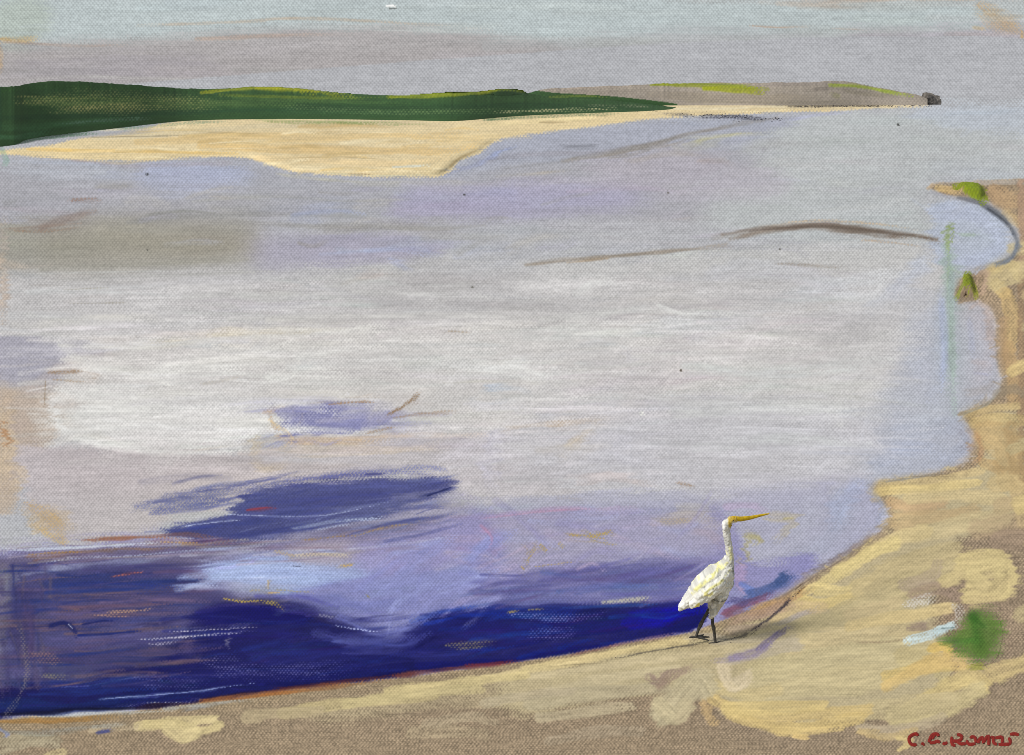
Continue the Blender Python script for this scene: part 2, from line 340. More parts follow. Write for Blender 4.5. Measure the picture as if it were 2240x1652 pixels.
# right bank water
for p, w, c, a, d in [
    ("2070,640 2060,720 2070,800 2040,880", 60, '#ABB4C8', .8, 0), ("2000,680 1980,760 2020,830", 50, '#B3BCCB', .6, 0), ("2110,700 2160,720 2160,800 2120,860", 44, '#B4B2B8', .85, .05),
    ("2150,650 2170,700 2176,780", 34, '#AF9F94', .8, .15), ("2110,640 2150,645", 10, '#C7AC98', .7, .2), ("2130,790 2160,800", 20, '#C3AFA6', .7, .1), ("2140,816 2160,822", 14, '#A9AFD2', .8, 0),
    ("2120,860 2160,850 2185,830", 24, '#9B948C', .7, .2), ("2090,900 2110,890 2160,870", 16, '#A3A6A2', .6, .1),
    ("1960,940 2050,930 2110,940 2100,990 2030,1010", 50, '#A8B0C0', .85, 0), ("1920,1010 1990,980 2060,990", 50, '#A8B2C8', .85, 0), ("2000,1010 1980,1035 1940,1040", 30, '#A8ADB8', .7, .05),
    ("2100,930 2116,960 2110,990", 14, '#8F9099', .8, .1), ("2050,900 1990,930", 40, '#BCC3CB', .7, 0),
    ("2060,470 2120,470 2190,520 2160,560 2080,570", 44, '#B0B7C8', .85, 0), ("2040,460 2090,450", 24, '#B4BCCD', .8, 0),
    ("2110,520 2140,510 2180,530", 22, '#A9B2BC', .6, 0), ("1950,640 1990,600 2040,560", 60, '#B2BACB', .6, 0), ("1900,680 1960,640 2040,640", 40, '#B8C0CE', .6, 0),
    ("2074,496 2074,530 2068,545", 17, '#8C9C6A', .75, .25), ("2070,540 2072,600 2078,680 2080,760 2084,850 2086,908", 34, '#9CAEA4', .75, .08),
    ("2080,560 2100,620 2090,680", 40, '#9CAAA2', .7, .05), ("2084,700 2082,800 2086,880", 26, '#93A89C', .6, .1), ("2100,512 2140,512", 10, '#9AAF94', .5, .2), ("2080,588 2106,596", 8, '#8FA386', .5, .2),
    ("1860,1120 1830,1160 1780,1200 1700,1240", 50, '#A3A6B8', .7, 0), ("1880,1060 1840,1090 1830,1150", 60, '#A6AFC8', .85, 0), ("1780,1090 1770,1140 1730,1180", 60, '#AEB0BE', .6, 0),
    ("1900,1050 1930,1100 1925,1140", 22, '#98A0B2', .8, .05)]:
    S(p, w, c, a, dry=d, soft=.65, br=.45)
# ---- dark blue water ----------------------------------------------------
F("-720,1206 0,1204 200,1190 420,1182 800,1180 1000,1130 1100,1110 1500,1100 1600,1130 1640,1230 1790,1210 1720,1300 1500,1400 1000,1480 400,1545 0,1574 -720,1740", '#8D8BB4', .95, 18)
F("1060,1120 1300,1110 1560,1120 1600,1160 1500,1230 1200,1260 1060,1200", '#A29FB6', .85, 30)
F("1040,1090 1300,1076 1540,1078 1540,1110 1300,1120 1060,1120", '#ABACBC', .8, 14)
F("340,1160 480,1130 560,1070 700,1052 960,1046 1000,1066 900,1110 700,1160 480,1192 400,1180", '#4E5384', .97, 10, .05)
F("340,1160 480,1128 620,1090 820,1075 860,1100 700,1140 520,1185 420,1178", '#4A4E80', .9, 10)
S("300,1110 420,1085 560,1068 800,1040 950,1030 1000,1044", 36, '#6E7196', .8, .58)
S("620,1066 760,1044 900,1040", 14, '#5A5C8C', .7, .45); S("640,1066 760,1060 900,1054", 10, '#545A90', .8, .2)
S("860,1090 940,1080 990,1064", 22, '#80809E', .7, .1); S("920,1088 960,1078 985,1068", 7, '#30386C', .95, .05)
S("550,1114 580,1110 600,1112", 9, '#74455F', .9, .1); S("560,1136 700,1126 760,1116 860,1096", 5, '#A4AED0', .55, .2); S("400,1150 430,1145 540,1134", 3, '#9AA6D0', .6, .2)
S("640,1156 760,1136 840,1130", 12, '#9DAAC8', .75, .25); S("700,1120 820,1108 900,1100", 22, '#6A6E96', .6, .2)
F("-720,1220 0,1215 200,1200 460,1186 640,1176 760,1150 900,1140 980,1130 900,1170 640,1200 480,1230 440,1260 300,1320 0,1400 -720,1560", '#66607F', .95, 14)
F("10,1270 60,1240 200,1230 360,1230 460,1260 520,1320 500,1420 200,1490 0,1540", '#484673', .95, 14)
S("0,1196 60,1200 120,1198 300,1190 430,1186", 11, '#B7BCC8', .8, .2); S("60,1214 200,1206 330,1200 420,1194", 9, '#8C6A4A', .8, .3)
S("200,1180 300,1176 400,1170 500,1186", 12, '#8A5F4E', .75, .3); S("300,1188 400,1184 520,1186", 6, '#6A4664', .7, .3); S("400,1188 470,1190", 7, '#A07850', .7, .35)
S("60,1234 160,1222 300,1212 480,1204 600,1190", 16, '#6A5F84', .8, .1); S("60,1252 140,1240 300,1226 400,1212 620,1182 760,1160", 12, '#8F95B0', .6, .2)
S("30,1262 100,1246 230,1230 340,1218", 8, '#9AA0B8', .6, .35); S("480,1214 600,1196 760,1172 920,1148", 26, '#8E8AAA', .7, .1)
S("640,1190 740,1170 860,1152 960,1142", 9, '#85706C', .7, .35); S("600,1205 660,1198 700,1196", 14, '#9A8E8E', .7, .35)
S("60,1236 110,1216 220,1212", 7, '#7C5B52', .7, .35)
# pale periwinkle sheen
F("420,1240 500,1224 640,1212 800,1228 860,1240 820,1262 700,1286 600,1300 460,1274 400,1262", '#9AA9D2', .96, 9)
F("620,1200 700,1186 800,1190 790,1230 680,1232 620,1216", '#A79FAE', .9, 8, .15)
S("640,1214 720,1212 790,1222", 20, '#B2A69E', .6, .3); S("740,1240 772,1236", 11, '#B79A62', .7, .3)
S("410,1262 480,1246 600,1236 700,1246", 24, '#A9B8DC', .85, 0); S("430,1270 560,1262 700,1268 780,1258", 18, '#A5B5DA', .8, 0); S("500,1284 600,1290 640,1282", 22, '#9FA0B4', .8, .1)
S("540,1265 570,1260", 4, '#C9D6EE', .9, 0); S("426,1250 446,1240", 6, '#2E2B48', .6, .3)
S("586,1270 586,1298 620,1300", 5, '#A58A58', .8, .15); S("560,1290 600,1300", 7, '#90805C', .5, .4)
F("660,1290 860,1250 1080,1190 1100,1240 1020,1310 940,1345 760,1400 700,1360 660,1330", '#8285B6', .95, 20)
F("760,1200 900,1160 1060,1140 1090,1200 1000,1240 820,1260 770,1240", '#9692BC', .92, 24)
S("800,1290 900,1270 1000,1250", 40, '#8C93C4', .7, 0); S("920,1310 1000,1290 1060,1260", 34, '#8E90C2', .7); S("700,1310 800,1330 900,1320", 34, '#7379B0', .75, 0)
S("1060,1160 1090,1180 1080,1230", 18, '#A98BAC', .7, 0); S("1060,1130 1200,1116 1380,1110", 12, '#B092B4', .6, .1); S("1010,1200 1050,1210 1080,1190", 12, '#A687AA', .5)
S("980,1240 1040,1250 1100,1250", 26, '#9AA6D2', .6, 0); S("1060,1230 1070,1260 1060,1280", 36, '#7C7CB0', .6, .2)
S("1120,1250 1160,1210 1200,1190", 40, '#9C94B6', .7, .1)
for p in ["1150,1190 1156,1240", "1180,1186 1174,1220", "1210,1190 1220,1205", "1240,1168 1262,1176", "1270,1156 1290,1170", "1300,1168 1310,1162", "1324,1160 1350,1180", "1240,1180 1340,1188", "1140,1240 1160,1246", "1220,1238 1240,1236", "1270,1226 1284,1230"]:
    S(p, 14, '#A08A50', .85, .50, soft=.8, br=.3)
S("1100,1290 1240,1256 1400,1240 1500,1230 1560,1240", 60, '#6C6BA0', .9, 0); S("1240,1270 1400,1250 1560,1250", 50, '#565589', .9, 0)
S("1100,1300 1250,1280 1420,1290 1500,1284", 36, '#66669C', .85, 0); S("1330,1290 1420,1280 1500,1282", 22, '#4A629C', .7, .1); S("1200,1270 1300,1258 1360,1262", 12, '#7B6A92', .6, .1)
S("1400,1215 1500,1200 1560,1215", 44, '#A2A0B8', .7, .15); S("1330,1230 1430,1220", 14, '#A9AABF', .6, .2); S("1060,1320 1160,1310 1300,1300", 26, '#7072A6', .8)
S("1320,1318 1400,1312 1446,1306", 18, '#9C9CA6', .85, .2); S("1110,1342 1160,1336 1230,1328", 12, '#8E8262', .7, .4)
# ultramarine
S("940,1350 980,1330 1080,1322 1200,1322 1330,1320 1480,1314 1590,1324", 6, '#3B4AA0', .3)
F("890,1376 950,1340 1080,1322 1240,1322 1400,1318 1500,1310 1545,1315 1550,1350 1500,1384 1380,1405 1200,1440 1050,1456 900,1470 860,1440", '#1C1D62', .99, 6)
S("930,1362 1000,1342 1100,1340 1200,1342 1300,1340", 30, '#1A2F86', .9, 0); S("1000,1390 1200,1380 1400,1350 1480,1335", 44, '#20206A', .9, 0); S("1380,1366 1460,1344 1530,1334", 44, '#1C1890', .95, 0)
S("1460,1345 1500,1328 1536,1330", 30, '#18139A', .98, 0, soft=.2, br=.2, th=.7); S("920,1400 1100,1404 1300,1394", 40, '#262466', .8, .05)
S("970,1414 1050,1408 1110,1404", 26, '#605C70', .5, .5); S("900,1440 1100,1430 1300,1400 1440,1385", 24, '#2A2A64', .9, 0)
S("1120,1345 1240,1350", 24, '#1D3C80', .6, .1)
F("-20,1510 120,1490 260,1460 380,1410 430,1335 540,1310 640,1310 740,1350 860,1400 900,1440 900,1478 640,1510 400,1540 0,1572 -720,1740 -720,1600", '#1C1C55', .98, 10)
F("420,1350 480,1326 600,1320 680,1340 660,1370 560,1372 440,1370", '#191860', .95, 7)
F("420,1400 600,1392 780,1400 880,1440 880,1470 640,1500 420,1500 300,1480", '#1D1D5C', .9, 12)
S("100,1440 300,1430 420,1400", 40, '#35335F', .7, .15); S("-300,1600 0,1545 150,1548 300,1530 440,1516", 40, '#1D2A60', .95, 0); S("100,1500 240,1488 380,1490", 30, '#26357E', .75, .1)
S("440,1520 640,1500 850,1474", 24, '#1E2158', .9, 0); S("220,1530 400,1515 560,1496", 4, '#7F90C0', .6, .15); S("130,1500 260,1490 350,1478", 3, '#8795C8', .5, .3)
S("560,1430 700,1440 830,1450", 60, '#26286E', .6, .1)
S("0,1562 200,1552 360,1546 440,1538", 10, '#15152E', .95, .05); S("300,1548 420,1540 500,1520 640,1505", 9, '#2A1A34', .9, .1)
# slate violet strokes at left
S("110,1272 200,1268 320,1262", 44, '#2B3770', .9, 0); S("130,1290 300,1284 420,1276", 24, '#33407A', .8, .05); S("40,1300 50,1400 60,1470", 60, '#3E3A66', .85, .1)
S("120,1312 240,1304 420,1300 480,1310", 22, '#564C70', .9, .1); S("120,1340 260,1330 400,1326", 24, '#5A4C6A', .85, .1); S("230,1342 320,1334 370,1326", 10, '#94705C', .7, .55)
S("250,1262 300,1254 330,1250", 7, '#8A4A50', .75, .35); S("400,1256 440,1262 460,1270", 14, '#58405E', .8, .2)
S("110,1375 160,1372 200,1365 300,1358 400,1350", 24, '#46487A', .85, .05); S("104,1368 140,1366 160,1376 220,1372", 16, '#222A66', .95, 0); S("150,1366 164,1384", 8, '#14163A', .95, 0)
S("170,1390 240,1384 310,1382", 11, '#1D2A6A', .95, 0); S("180,1362 260,1352 340,1346", 9, '#28306E', .8, .05)
S("120,1410 220,1400 340,1392 420,1390", 34, '#4E4A78', .9, .05); S("180,1400 300,1372 420,1366", 16, '#565482', .8, .1)
S("340,1384 440,1374 520,1368 600,1366", 9, '#8C8AA0', .7, .55); S("390,1392 460,1386 590,1376", 8, '#9A98AC', .65, .6); S("420,1410 410,1426 440,1420", 26, '#564870', .9, .05)
S("500,1398 505,1412", 10, '#77748E', .95, 0, soft=.2); S("60,1430 100,1424 140,1450", 44, '#6C5A66', .6, .5); S("80,1462 160,1470 240,1462", 40, '#4F5068', .6, .45)
S("0,1240 10,1300 0,1560", 26, '#6E6870', .7, .4); S("0,1255 24,1270 12,1310", 22, '#8B9098', .7, .15); S("60,1500 0,1480", 30, '#33406A', .7, .3)
S("240,1500 160,1530", 14, '#1E2864', .8); S("500,1306 600,1312 640,1346", 16, '#7D7456', .6, .6); S("480,1316 540,1308 600,1304", 8, '#A58E50', .6, .6)
S("690,1340 760,1356 840,1372", 26, '#3A3A70', .7, .4); S("700,1350 790,1366 850,1380", 10, '#9EA8D4', .6, .68); S("720,1345 750,1350", 10, '#22213C', .6, .5)
S("740,1400 830,1396 880,1380 920,1350", 30, '#5F66A6', .8, .1); S("760,1420 850,1420 900,1410", 30, '#3C3F80', .8, .15); S("840,1375 900,1350 950,1330", 18, '#7F85BE', .8, .1)
S("600,1330 700,1340 740,1330", 20, '#4C4A8A', .7, .2)
scumble((0, 1200, 900, 1540), 150, 150, 7, .55, .10, ang=-.08, keep=WATERK & (PY > 1190), th=.7)
scumble((600, 1100, 1600, 1330), 150, 130, 12, .4, .045, ang=-.12, keep=WATERK)
scumble((-600, 1300, 0, 1650), 80, 160, 16, .5, .08, ang=-.1, keep=WATERK)
scumble((900, 1330, 1500, 1460), 60, 90, 7, .5, .12, ang=-.12, keep=WATERK)
# around the bird
S("1440,1140 1520,1130 1570,1150", 36, '#AFA69C', .75, .15); S("1520,1160 1560,1170 1590,1200", 30, '#B29EA6', .6, .1); S("1590,1108 1640,1106 1665,1118", 20, '#B6A4C0', .8, .05)
S("1620,1158 1680,1160 1720,1170", 26, '#A3A2B4', .7, 0); S("1680,1130 1740,1136 1720,1165 1700,1180", 26, '#B4AB96', .7, .15); S("1716,1134 1745,1133", 6, '#B4AA74', .6, .2)
S("1636,1170 1660,1176 1650,1190", 26, '#A79F72', .8, .15); S("1632,1180 1636,1230", 15, '#A29A68', .75, .25); S("1612,1222 1612,1240", 12, '#A99A74', .6, .3)
S("1608,1240 1620,1280 1640,1300", 30, '#A491B2', .8, .05); S("1625,1278 1640,1290 1630,1310", 26, '#6E7FB8', .85, .1); S("1625,1310 1680,1290 1740,1262", 26, '#4E5E8C', .85, .15)
S("1690,1280 1730,1256", 22, '#3D527F', .8, .25); S("1740,1280 1800,1240 1880,1190 1930,1150", 13, '#8E7B70', .85, .2); S("1780,1252 1880,1188", 9, '#6C6B7C', .7, .3)
S("1580,1345 1640,1318 1700,1300", 22, '#7A4E62', .8, .2); S("1600,1310 1640,1325", 26, '#57527E', .7, .2); S("1905,1060 1935,1090 1942,1120", 12, '#8D8478', .7, .3)
S("1925,1050 2000,1044 2060,1036 2110,1010", 14, '#8F9294', .75, .25); S("2128,930 2134,960 2118,1004", 12, '#8A6E5A', .75, .25)
S("1480,1110 1540,1112 1560,1135", 26, '#B5AF9F', .5, .2)

def drag(mask, ax, ay, ang=0.0, k=1):
    """pull wet paint along the brush direction"""
    global C
    nx = (NH-.5)*ax*2; ny = (vnoise(GW, GH, 50, 7, 30+k)-.5)*ay*2
    co, si = math.cos(ang), math.sin(ang)
    W_ = sample_(C, PX+nx*co-ny*si, PY+nx*si+ny*co)
    m = blur(mask, 4)[..., None]
    C = C*(1-m)+W_*m
def smudge(p, r, a=1.0, soft=14, line=None):
    """blend wet paint in place"""
    global C
    if line:
        P = catmull(pts(p)); m = np.zeros((GH, GW), bool)
        for x, y in P:
            j, i = int((y-Y0)/RES), int((x-X0)/RES); q = int(line/2/RES)
            m[max(0, j-q):j+q, max(0, i-q):i+q] = True
    else: m = polymask(p)
    m = blur(m, soft)*a
    x = np.nonzero(m.max(0) > 0)[0]; y = np.nonzero(m.max(1) > 0)[0]; sl = (slice(y[0], y[-1]+1), slice(x[0], x[-1]+1))
    sub = C[sl]; B_ = np.stack([blur(sub[..., k], r) for k in range(3)], -1)
    n = np.clip(m[sl]*(1.25-.5*NH[sl]), 0, 1)[..., None]
    C[sl] = sub*(1-n)+B_*n
drag(WATERK, 22, 5, -.10, 1)
smudge("60,470 580,480 620,600 80,620", 26, .9, 20)
smudge("380,1310 640,1300 760,1360 900,1400 1000,1340 1200,1310 1560,1300", 16, .9, 18, line=44)
smudge("600,1150 1100,1120 1560,1120 1600,1240 1400,1290 1050,1300 800,1280 640,1240", 22, .6, 24)
smudge("1900,600 2100,640 2180,800 2130,940 2040,1030 1850,1060 1700,1100 1500,1080 1500,900 1850,900", 26, .7, 30)
smudge("300,360 900,390 1500,350 1750,430 1500,500 600,500 200,480", 22, .6, 24)
smudge("-100,740 240,760 240,860 -100,860", 14, .6, 14)
smudge("560,1130 1000,1080", 12, .7, 10, line=26)
smudge("0,1220 400,1200 520,1320 420,1420 0,1500", 9, .5, 20)
smudge("400,1150 1000,1040", 10, .6, 10, line=20)
C += WATERK[..., None]*sm(560, 640, PY)[..., None]*(1-sm(1040, 1120, PY))[..., None]*np.array([.006, .0, .003], np.float32)
# thick bristle marks in the pale water
def marks(box, n, L, w, js, ang, angj, a=.6, th=.5, curve=6, cols=None, br=.8):
    for _ in range(n):
        cx, cy = rng.uniform(box[0], box[2]), rng.uniform(box[1], box[3])
        if not WATERK[int((cy-Y0)/RES), int((cx-X0)/RES)]: continue
        l = L*rng.uniform(.5, 1.3); t = ang+rng.normal(0, angj); dx, dy = math.cos(t)*l, math.sin(t)*l
        if cols: c = hexc(cols[rng.randint(len(cols))])
        else: c = np.clip(C[int((cy-Y0)/RES), int((cx-X0)/RES)]*(1+rng.choice([-1, 1])*js*rng.uniform(.5, 1.2)), 0, .93)
        q = rng.normal(0, curve)
        S([(cx-dx, cy-dy), (cx-q*math.sin(t), cy+q*math.cos(t)), (cx+dx, cy+dy)], w*rng.uniform(.4, 1.5), c, a, dry=rng.choice([0, 0, .15, .4]), soft=.7, br=br, th=th)
marks((150, 600, 1950, 1040), 90, 110, 44, .035, -.05, .12, .6, .4, 14)
marks((1150, 620, 1950, 1040), 46, 80, 34, .04, -.5, .35, .55, .5, 22)
marks((700, 740, 1400, 1040), 30, 70, 34, .045, -.25, .4, .55, .5, 20)
marks((1500, 250, 2200, 460), 40, 90, 26, .03, -.25, .25, .5, .4, 14)
marks((150, 600, 1400, 1040), 46, 90, 74, .04, -.12, .3, .5, .45, 24, br=.55)
marks((1150, 600, 1950, 1050), 40, 90, 70, .035, -.35, .4, .5, .45, 26, br=.5)
marks((130, 700, 760, 980), 26, 110, 40, .03, -.06, .12, .75, .9, 10, ['#DCDCD8', '#D4D4D0', '#E0DFDA', '#CBC9C4'], br=.6)
marks((0, 370, 1500, 600), 70, 100, 18, .045, -.03, .06, .55, .35, 4)
marks((100, 400, 1400, 560), 26, 60, 26, .05, -.05, .1, .5, .35, 8, ['#A5A3B6', '#9F9E9A', '#A9ADBD', '#B2AFAA', '#938F88'])
marks((1000, 1110, 1560, 1250), 50, 60, 20, .05, -.15, .3, .5, .4, 10, ['#A9A3BF', '#9A95BA', '#ADA9BC', '#B0A0B8', '#9FA3C6', '#8F8BB4'])
marks((820, 1190, 1100, 1350), 34, 60, 26, .05, -.45, .3, .6, .4, 12, ['#8F95C8', '#9AA2D2', '#868AC0', '#9590BE'])
marks((1060, 1240, 1540, 1316), 40, 90, 16, .05, -.1, .08, .6, .4, 6, ['#5E5D98', '#6E6CA2', '#4E4E86', '#53629C', '#7A78A8', '#5A4E80'])
marks((20, 1225, 430, 1500), 130, 80, 9, .1, -.05, .05, .75, .7, 3, ['#2B3674', '#3C3B6C', '#5C4C6C', '#4A4474', '#57517E', '#23306C', '#6A5560', '#33305C'])
marks((0, 1250, 110, 1520), 30, 26, 16, .1, 1.4, .15, .6, .5, 3, ['#3E3A66', '#4E4668', '#2F3468', '#5A5064'])
marks((380, 1350, 900, 1500), 80, 80, 14, .1, -.1, .08, .6, .5, 4, ['#1B1C5A', '#25286E', '#15164C', '#2A2A66', '#202C74'])
marks((940, 1330, 1500, 1430), 60, 70, 14, .1, -.12, .07, .6, .5, 4, ['#1B1E62', '#1A2E80', '#15164E', '#22226A', '#1C3A8A'])
marks((380, 1040, 960, 1170), 60, 70, 9, .1, -.16, .05, .6, .6, 3, ['#464C86', '#555A90', '#3C427C', '#666A98', '#7078A4'])
marks((420, 1200, 760, 1290), 26, 60, 12, .1, -.06, .08, .6, .7, 4, ['#A6B4DA', '#94A2CC', '#B2BEE0', '#9A9DBE'])
marks((0, 1180, 900, 1230), 40, 90, 7, .1, -.09, .04, .6, .5, 3, ['#8A7F98', '#A49CAC', '#6E6484', '#9C948E', '#7E6C80', '#B2B4C4'])
for i in range(260):
    cx, cy = rng.uniform(130, 1960), rng.uniform(600, 1050)
    if not WATERK[int((cy-Y0)/RES), int((cx-X0)/RES)]: continue
    l = rng.uniform(60, 230); sl = rng.normal(-.03, .05) if cx < 1300 else rng.normal(.0, .07)
    b_ = C[int((cy-Y0)/RES), int((cx-X0)/RES)]*rng.choice([.93, .96, 1.03, 1.05, 1.07])
    S([(cx-l, cy-sl*l), (cx, cy+rng.normal(0, 5)), (cx+l, cy+sl*l)], rng.uniform(5, 26), np.clip(b_, 0, .9), .6, soft=.6, br=.95, th=rng.uniform(.3, .8))
for p, w, c in [("128,748 150,772 196,796", 16, '#DEDEDA'), ("126,870 200,862 300,866", 20, '#D6D6D3'), ("112,900 190,894 280,900", 22, '#D8D8D5'), ("126,936 200,940 300,934", 20, '#D6D7D5'), ("160,962 240,974 340,982", 14, '#DBDBD8'), ("300,986 420,990 540,984", 10, '#DCDCD9'), ("130,756 300,760 480,742 700,730", 14, '#D2D1CB'), ("330,835 500,818 620,828 650,812", 14, '#DDDEDA'),
                ("200,880 360,866 540,872", 26, '#D9D9D5'), ("160,930 330,925 520,930", 26, '#D5D5D2'), ("1040,792 1130,804 1220,828", 22, '#E0E1DE'), ("980,806 1100,815 1180,836", 14, '#DADBD8'), ("1180,700 1400,680 1600,690", 20, '#CDCECB'),
                ("1440,668 1500,688 1550,680", 12, '#DADCD9'), ("1500,800 1700,815 1950,790", 40, '#C6CAC8'), ("1480,900 1700,890 1940,905", 46, '#CBCDCB'), ("1520,980 1700,960 1900,975", 36, '#C3C6C6'), ("1260,640 1300,620 1350,612", 30, '#CFD0CE'),
                ("400,650 800,640 1200,655", 18, '#C4C4C2'), ("500,700 900,690 1300,700", 20, '#C8C7C4'), ("60,640 260,640 400,650", 12, '#BFC1C1'), ("20,690 120,690 200,700", 26, '#BDBEBF'), ("0,720 90,728", 12, '#C6C7CA')]:
    S(p, w, c, .6, soft=.6, br=.75, th=1.0)
for p, w, c in [("690,1385 790,1405 900,1392", 40, '#4A4E92'), ("740,1350 830,1385 900,1370 960,1340", 30, '#6A70B0'), ("800,1400 880,1412 940,1385", 24, '#444A90'), ("640,1300 760,1320 860,1360", 24, '#6C70AA'), ("560,1305 660,1306 740,1330", 16, '#55559A'),
                ("860,1430 960,1432 1060,1420", 22, '#30337A'), ("900,1360 960,1340 1040,1326", 16, '#2B47A4'), ("930,1366 1010,1348 1100,1344", 14, '#2238A0'), ("1230,1330 1330,1326 1440,1322", 10, '#2A4C98'),
                ("100,1296 260,1290 400,1288", 16, '#2C3A7A'), ("120,1280 240,1276 380,1284", 12, '#25317A'), ("220,1318 340,1312 460,1316", 12, '#6A5878'), ("130,1330 240,1326 380,1320", 10, '#6B5268'), ("130,1352 280,1346 420,1340", 12, '#65546F'),
                ("110,1400 260,1392 380,1384", 18, '#565281'), ("60,1330 70,1400 60,1450", 34, '#4A3E66'), ("30,1290 40,1360", 24, '#383A6C'), ("200,1440 300,1430 420,1424", 20, '#45416E'), ("100,1470 220,1462 360,1450", 26, '#3C3B68'),
                ("60,1520 200,1514 340,1506", 22, '#23357C'), ("20,1556 140,1550 300,1540", 12, '#141A48'), ("240,1500 380,1494 480,1480", 18, '#2B2C66'), ("460,1390 560,1384 680,1388", 30, '#20206A'), ("430,1340 520,1326 600,1330", 14, '#2D2B74'),
                ("480,1180 600,1165 740,1150", 8, '#3F457E'), ("380,1160 480,1150 600,1140", 12, '#404886'), ("600,1100 760,1086 900,1076", 14, '#474C88'), ("700,1072 840,1064 940,1062", 10, '#5A6098'), ("460,1140 600,1118 720,1108", 10, '#54588C')]:
    S(p, w, c, .75, soft=.8, br=.7, th=.9)
for p, w, c, a in [("280,486 420,474 640,470 800,476", 16, '#8D8D8B', .6), ("320,470 400,462 470,466", 10, '#7F8078', .6), ("240,500 420,508 560,512", 16, '#96948A', .5), ("90,590 260,580 540,568", 20, '#98968C', .6), ("120,540 300,536 520,540", 26, '#969387', .5),
                   ("500,486 700,496 960,500 1060,492", 18, '#93918E', .6), ("640,470 740,462 800,468", 18, '#98A0BC', .6), ("90,500 150,478 210,462", 22, '#897A72', .7), ("20,500 90,496 180,488", 8, '#8E7E72', .5),
                   ("60,600 200,596 420,592", 6, '#B9BBB9', .6), ("120,612 260,606 420,600 600,594", 9, '#A8A8A4', .6), ("0,640 160,634 360,626", 10, '#C0C2C2', .6), ("0,580 40,600 90,606", 16, '#ABADB0', .5),
                   ("0,352 140,356 260,362", 12, '#AEB4C0', .5), ("420,440 600,430 760,440 900,436", 10, '#A3A39F', .5), ("700,556 860,548 940,562", 16, '#A4ACC6', .5), ("1040,470 1200,462 1400,466", 16, '#A3A0B2', .5),
                   ("1700,440 1780,452 1900,446", 14, '#B6B9BC', .5), ("1240,420 1380,412 1500,420", 14, '#AFA3B4', .4)]:
    S(p, w, c, a, soft=.8, br=.6, th=.5)
for p, w, c, a, d in [("1580,514 1660,500 1740,494 1820,495 1900,501 1980,512 2050,524", 15, '#7D7268', .85, .08), ("1640,506 1740,497 1840,498 1940,509 2040,523", 10, '#6B6057', .8, .1), ("1560,520 1660,506", 22, '#9A938D', .5, .1),
                      ("1150,580 1280,566 1400,556 1500,546 1590,534", 11, '#9A9186', .8, .1), ("1240,575 1330,566", 8, '#A8967F', .7, .15), ("1230,352 1400,320 1500,296 1640,268 1700,258", 16, '#8A8580', .6, .05), ("1100,370 1240,352 1400,322", 10, '#98979A', .5, .05)]:
    S(p, w, c, a, dry=d, soft=.8, br=.5, hard=.4)
